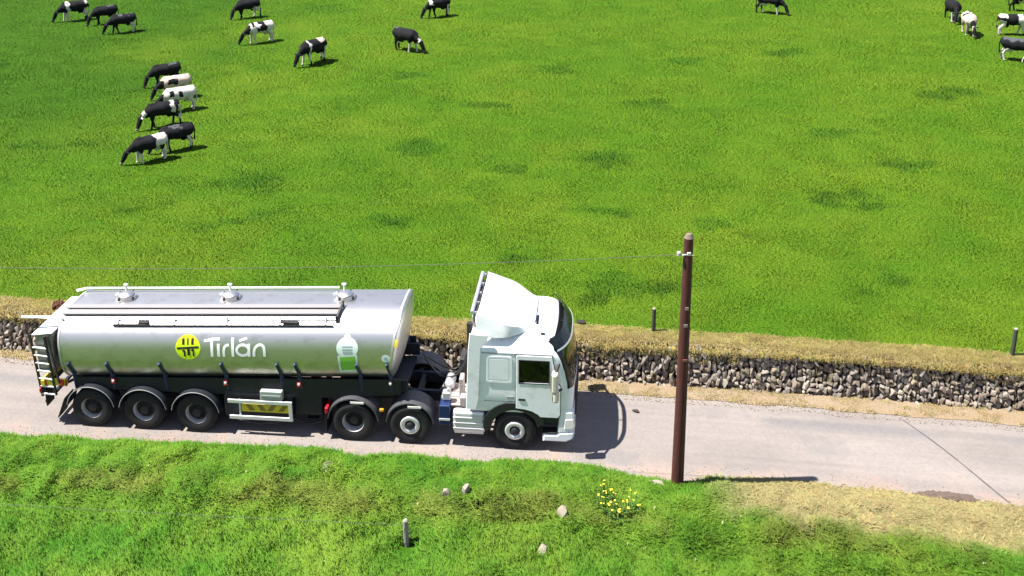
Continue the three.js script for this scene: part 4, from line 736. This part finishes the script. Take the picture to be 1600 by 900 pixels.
/* ------------------------------------------------------------------ grazing cows */
function cowShape(step, turn) {                        // joints with radii, joined with a smooth minimum and meshed; x forward, y up
  const B = []; const bone = (a, ra, b, rb, k = 0.07) => B.push([...a, ra, ...b, rb, k]);
  for (const s of [1, -1]) { bone([-0.7, 1.06, s * 0.13], 0.24, [-0.1, 1.0, s * 0.12], 0.33); bone([-0.1, 1.0, s * 0.12], 0.33, [0.5, 1.0, s * 0.08], 0.29); }
  bone([-0.82, 1.26, 0], 0.12, [0.0, 1.24, 0], 0.12); bone([0, 1.24, 0], 0.12, [0.55, 1.25, 0], 0.14);
  bone([-0.62, 1.26, 0.2], 0.07, [-0.9, 1.18, 0.12], 0.06); bone([-0.62, 1.26, -0.2], 0.07, [-0.9, 1.18, -0.12], 0.06);
  const H = [1.14, 0.68, turn * 0.12], N = [1.38, 0.15, turn * 0.26];
  bone([0.58, 1.08, 0], 0.23, [0.86, 0.88, turn * 0.05], 0.155); bone([0.86, 0.88, turn * 0.05], 0.155, H, 0.1); bone([0.55, 0.85, 0], 0.17, [0.8, 0.74, turn * 0.04], 0.1);
  bone(H, 0.125, [1.25, 0.42, turn * 0.18], 0.118, 0.03); bone([1.25, 0.42, turn * 0.18], 0.11, N, 0.085, 0.03);
  for (const s of [1, -1]) {
    bone([1.12, 0.72, turn * 0.1 + s * 0.1], 0.045, [1.08, 0.7, turn * 0.1 + s * 0.27], 0.034, 0.015);
    const f = step * s * 0.14, g = -step * s * 0.12;
    bone([0.5, 0.9, s * 0.2], 0.15, [0.52 + f * 0.3, 0.46, s * 0.2], 0.07, 0.06); bone([0.52 + f * 0.3, 0.46, s * 0.2], 0.068, [0.5 + f, 0.1, s * 0.2], 0.047, 0.02); bone([0.5 + f, 0.1, s * 0.2], 0.05, [0.53 + f, 0.03, s * 0.2], 0.062, 0.02);
    bone([-0.68, 1.05, s * 0.18], 0.2, [-0.58 + g * 0.3, 0.72, s * 0.22], 0.13, 0.07); bone([-0.58 + g * 0.3, 0.72, s * 0.22], 0.12, [-0.8 + g * 0.7, 0.46, s * 0.22], 0.068, 0.04); bone([-0.8 + g * 0.7, 0.46, s * 0.22], 0.065, [-0.77 + g, 0.1, s * 0.22], 0.05, 0.02); bone([-0.77 + g, 0.1, s * 0.22], 0.052, [-0.73 + g, 0.03, s * 0.22], 0.064, 0.02);
  }
  bone([-0.5, 0.66, 0], 0.15, [-0.38, 0.62, 0], 0.13, 0.05);
  bone([-0.93, 1.25, 0], 0.04, [-1.02, 0.95, 0.02], 0.032, 0.03); bone([-1.02, 0.95, 0.02], 0.03, [-1.0, 0.56, 0.05 * step], 0.028, 0.02); bone([-1.0, 0.56, 0.05 * step], 0.045, [-0.99, 0.42, 0.06 * step], 0.04, 0.02);
  const n = 92, C = [0.19, 0.76, 0], S = [1.34, 0.84, 0.56], mc = new MarchingCubes(n, new THREE.MeshBasicMaterial(), false, false, 60000);
  const f = mc.field; let q = 0;
  for (let k = 0; k < n; k++) for (let j = 0; j < n; j++) for (let i = 0; i < n; i++, q++) {
    const x = C[0] + S[0] * ((i - n / 2) / (n / 2)), y = C[1] + S[1] * ((j - n / 2) / (n / 2)), z = C[2] + S[2] * ((k - n / 2) / (n / 2)); let d = 1e3;
    for (const b of B) {
      const ax = b[0], ay = b[1], az = b[2], vx = b[4] - ax, vy = b[5] - ay, vz = b[6] - az, wx = x - ax, wy = y - ay, wz = z - az, t = clamp((wx * vx + wy * vy + wz * vz) / (vx * vx + vy * vy + vz * vz));
      const e = Math.sqrt((wx - vx * t) ** 2 + (wy - vy * t) ** 2 + (wz - vz * t) ** 2) - lerp(b[3], b[7], t), kk = b[8], h = Math.max(kk - Math.abs(d - e), 0) / kk;
      d = Math.min(d, e) - h * h * kk * 0.25;
    }
    f[q] = -d;
  }
  mc.isolation = 0; mc.update();
  const cnt = mc.count, g0 = new THREE.BufferGeometry(), pos = new Float32Array(cnt * 3);
  for (let i = 0; i < cnt; i++) for (let a = 0; a < 3; a++) pos[i * 3 + a] = C[a] + S[a] * mc.positionArray[i * 3 + a];
  g0.setAttribute('position', new THREE.BufferAttribute(pos, 3));
  const g = mergeVertices(g0, 0.002); g.computeVertexNormals(); return g;
}
const cowShapes = [cowShape(1, 0.4), cowShape(-1, -0.5), cowShape(0.4, 1)];
const INKY = [0.007, 0.0075, 0.01], CHALK = [0.6, 0.57, 0.52], BUFF = [0.55, 0.44, 0.37];
function cow(x, z, turn, scale, shape, ground, patches, label, seed) {
  const g = cowShapes[shape].clone(), p = g.attributes.position, n = g.attributes.normal, col = new Float32Array(p.count * 3);
  const look = { b: INKY, w: CHALK, p: BUFF, g: [0.07, 0.075, 0.085] };
  for (let i = 0; i < p.count; i++) {
    const a = p.getX(i), b = p.getY(i), c = p.getZ(i), wx = (fbm(a * 4 + seed, b * 4 + c * 3, seed, 3) - 0.5) * 0.3, wy = (fbm(a * 4, b * 4 + c * 3 + seed, seed + 5, 3) - 0.5) * 0.3; let k = look[ground];
    for (const [x0, x1, y0, y1, w, side] of patches) if (a + wx > x0 && a + wx < x1 && b + wy > y0 && b + wy < y1 && (!side || side * c > -0.05)) k = look[w];
    if (b < 0.06) k = [0.03, 0.026, 0.022];
    if (b < 0.24 && a > 1.22) k = mix3(k, [0.1, 0.08, 0.08], 0.6);
    col.set(k, i * 3);
  }
  g.setAttribute('color', new THREE.BufferAttribute(col, 3));
  const m = mesh(numbered('cow'), g, cowMat, true); m.position.set(x, fieldH(x, wallZ(x) - z) + 0.0, z); m.rotation.y = turn; m.scale.setScalar(scale); scene.add(m);
  return tag(m, label, 'cow', 'dairy cows grazing in the field');
}
const cowMat = new THREE.MeshPhysicalMaterial({ vertexColors: true, roughness: 0.85, specularIntensity: 0.4, map: rep(T.soft, 3) });
const LEGS_W = [-2, 2, -1, 0.5, 'w'], HIND_W = [-0.75, -0.3, 0.4, 0.85, 'w'];
cow(-26.68, -64.77, -2.5, 0.9, 0, 'b', [[0.3, 0.52, 0, 2, 'w'], [-0.9, -0.68, 1.22, 2, 'w'], [0.3, 0.7, 0, 0.6, 'w'], [-1, -0.6, 0.3, 0.9, 'w']], 'black cow with white shoulder band, topmost of the trio at top left', 1);
cow(-24.45, -63.80, -2.4, 0.82, 1, 'b', [[-0.95, -0.55, 0.2, 0.75, 'w'], [-0.6, -0.2, 1.28, 2, 'g']], 'black cow in the middle of the trio at top left', 2);
cow(-22.56, -61.42, -2.5, 0.82, 0, 'b', [[-0.9, -0.5, 0, 0.8, 'w'], [0.05, 0.3, 1.26, 2, 'g'], [-0.7, -0.3, 1.3, 2, 'g']], 'black cow with white udder, lowest of the trio at top left', 3);
cow(-16.31, -65.61, -2.45, 0.85, 1, 'b', [[-0.85, -0.4, 0, 0.8, 'w']], 'black cow cut by the top edge, above the patched white cow', 4);
cow(-14.06, -59.03, -2.4, 0.88, 2, 'w', [[0.8, 2, 0, 2, 'b'], [0.4, 0.62, 1.1, 2, 'b'], [-0.25, 0.12, 0.85, 2, 'b'], [0.1, 0.4, 0.9, 1.15, 'b']], 'white cow with black head and black flank patches near the top edge', 5);
cow(-10.28, -54.36, -2.15, 0.92, 0, 'b', [[-0.8, -0.3, 1.2, 2, 'p'], [0.42, 0.54, 0.4, 2, 'w'], [-1, -0.55, 0.2, 0.9, 'w'], [0.45, 0.7, 0, 0.6, 'w']], 'black cow with pale rump and thin white shoulder stripe, standing alone', 6);
cow(-5.70, -57.04, -0.7, 0.92, 1, 'b', [[0.35, 0.7, 0, 0.62, 'w'], [-0.95, -0.75, 0.4, 1.0, 'w'], [0.98, 1.12, 0.7, 0.9, 'w'], [-0.9, -0.6, 1.28, 2, 'g']], 'black cow facing right with white front legs, alone in the field', 7);
cow(-4.57, -65.79, -2.45, 0.88, 0, 'b', [[0.6, 0.8, 1.02, 2, 'w'], [-0.9, -0.6, 0.2, 0.85, 'w']], 'black cow facing left, cut by the top edge, above the right-facing cow', 8);
cow(-16.63, -50.19, -2.5, 0.78, 1, 'b', [[-0.75, -0.2, 1.3, 2, 'g'], [-1, -0.75, 0.5, 0.8, 'w']], 'all black cow at the upper end of the cluster of six', 9);
cow(-15.52, -48.02, -2.55, 0.78, 0, 'p', [[0.75, 2, 0, 2, 'b'], [-0.05, 0.5, 0.95, 1.25, 'b']], 'pinkish white cow with black head, second from top of the cluster', 10);
cow(-14.75, -46.05, -2.55, 0.8, 2, 'w', [[0.85, 2, 0, 2, 'b'], [0.4, 0.62, 0.9, 1.25, 'b'], [-0.1, 0.15, 0.95, 1.18, 'b']], 'mostly white cow with two small black patches, third in the cluster', 11);
cow(-14.79, -43.73, -2.5, 0.8, 1, 'b', [[0.9, 1.1, 0.74, 1.2, 'w'], [-0.6, -0.42, 0.8, 2, 'w'], [-1.2, -0.78, 0.3, 1.15, 'w'], [1.3, 2, 0, 0.16, 'w']], 'black cow with white poll and white streaks on its rump, in the cluster', 12);
cow(-13.31, -40.74, -2.5, 0.78, 0, 'b', [[-0.85, -0.4, 0.2, 0.8, 'w'], [-0.3, 0.3, 1.28, 2, 'g']], 'black cow with grey back half hidden behind the lowest cow of the cluster', 13);
cow(-13.95, -39.46, -2.4, 0.76, 2, 'b', [[-2, -0.22, 0, 2, 'w'], [0.3, 0.7, 0, 0.65, 'w'], [-0.75, -0.45, 0.6, 0.9, 'b'], [1.3, 2, 0, 0.2, 'w']], 'cow with black front half and white hindquarters, lowest of the cluster', 14);
cow(16.18, -66.79, -0.6, 0.9, 0, 'b', [[-0.6, 0.3, 0, 0.78, 'w'], [0.3, 0.7, 0, 0.6, 'w']], 'black cow facing right with white belly, cut by the top edge right of centre', 15);
cow(26.38, -61.20, -1.75, 0.9, 1, 'p', [[0.85, 2, 0, 2, 'b'], [1.0, 1.3, 0.3, 0.7, 'w', -1], [-0.3, 0.0, 1.2, 2, 'b']], 'cream cow with black head facing the camera at top right', 16);
cow(26.9, -64.9, -1.65, 0.9, 2, 'b', [[0.5, 0.8, 0, 0.7, 'w']], 'black cow right behind the cream cow facing the camera', 17);
cow(28.85, -61.02, -0.15, 0.9, 0, 'b', [[-2, -0.5, 1.15, 2, 'w'], [-0.95, -0.5, 0, 0.95, 'w'], [0.3, 0.6, 0, 0.95, 'w'], [0.2, 0.5, 0.9, 2, 'w']], 'black cow with white rump cut by the right edge', 18);
cow(26.51, -55.22, -0.6, 0.9, 1, 'b', [[-0.8, 0.2, 1.26, 2, 'g'], [-0.9, 0.4, 0, 0.72, 'w']], 'black cow with greyish back and white belly, lowest at the right edge', 19);
cow(32.40, -67.39, -0.5, 0.9, 0, 'b', [[-0.4, 0.2, 0, 0.85, 'w']], 'black cow in the top right corner of the photo', 20);

renderer.render(scene, camera);
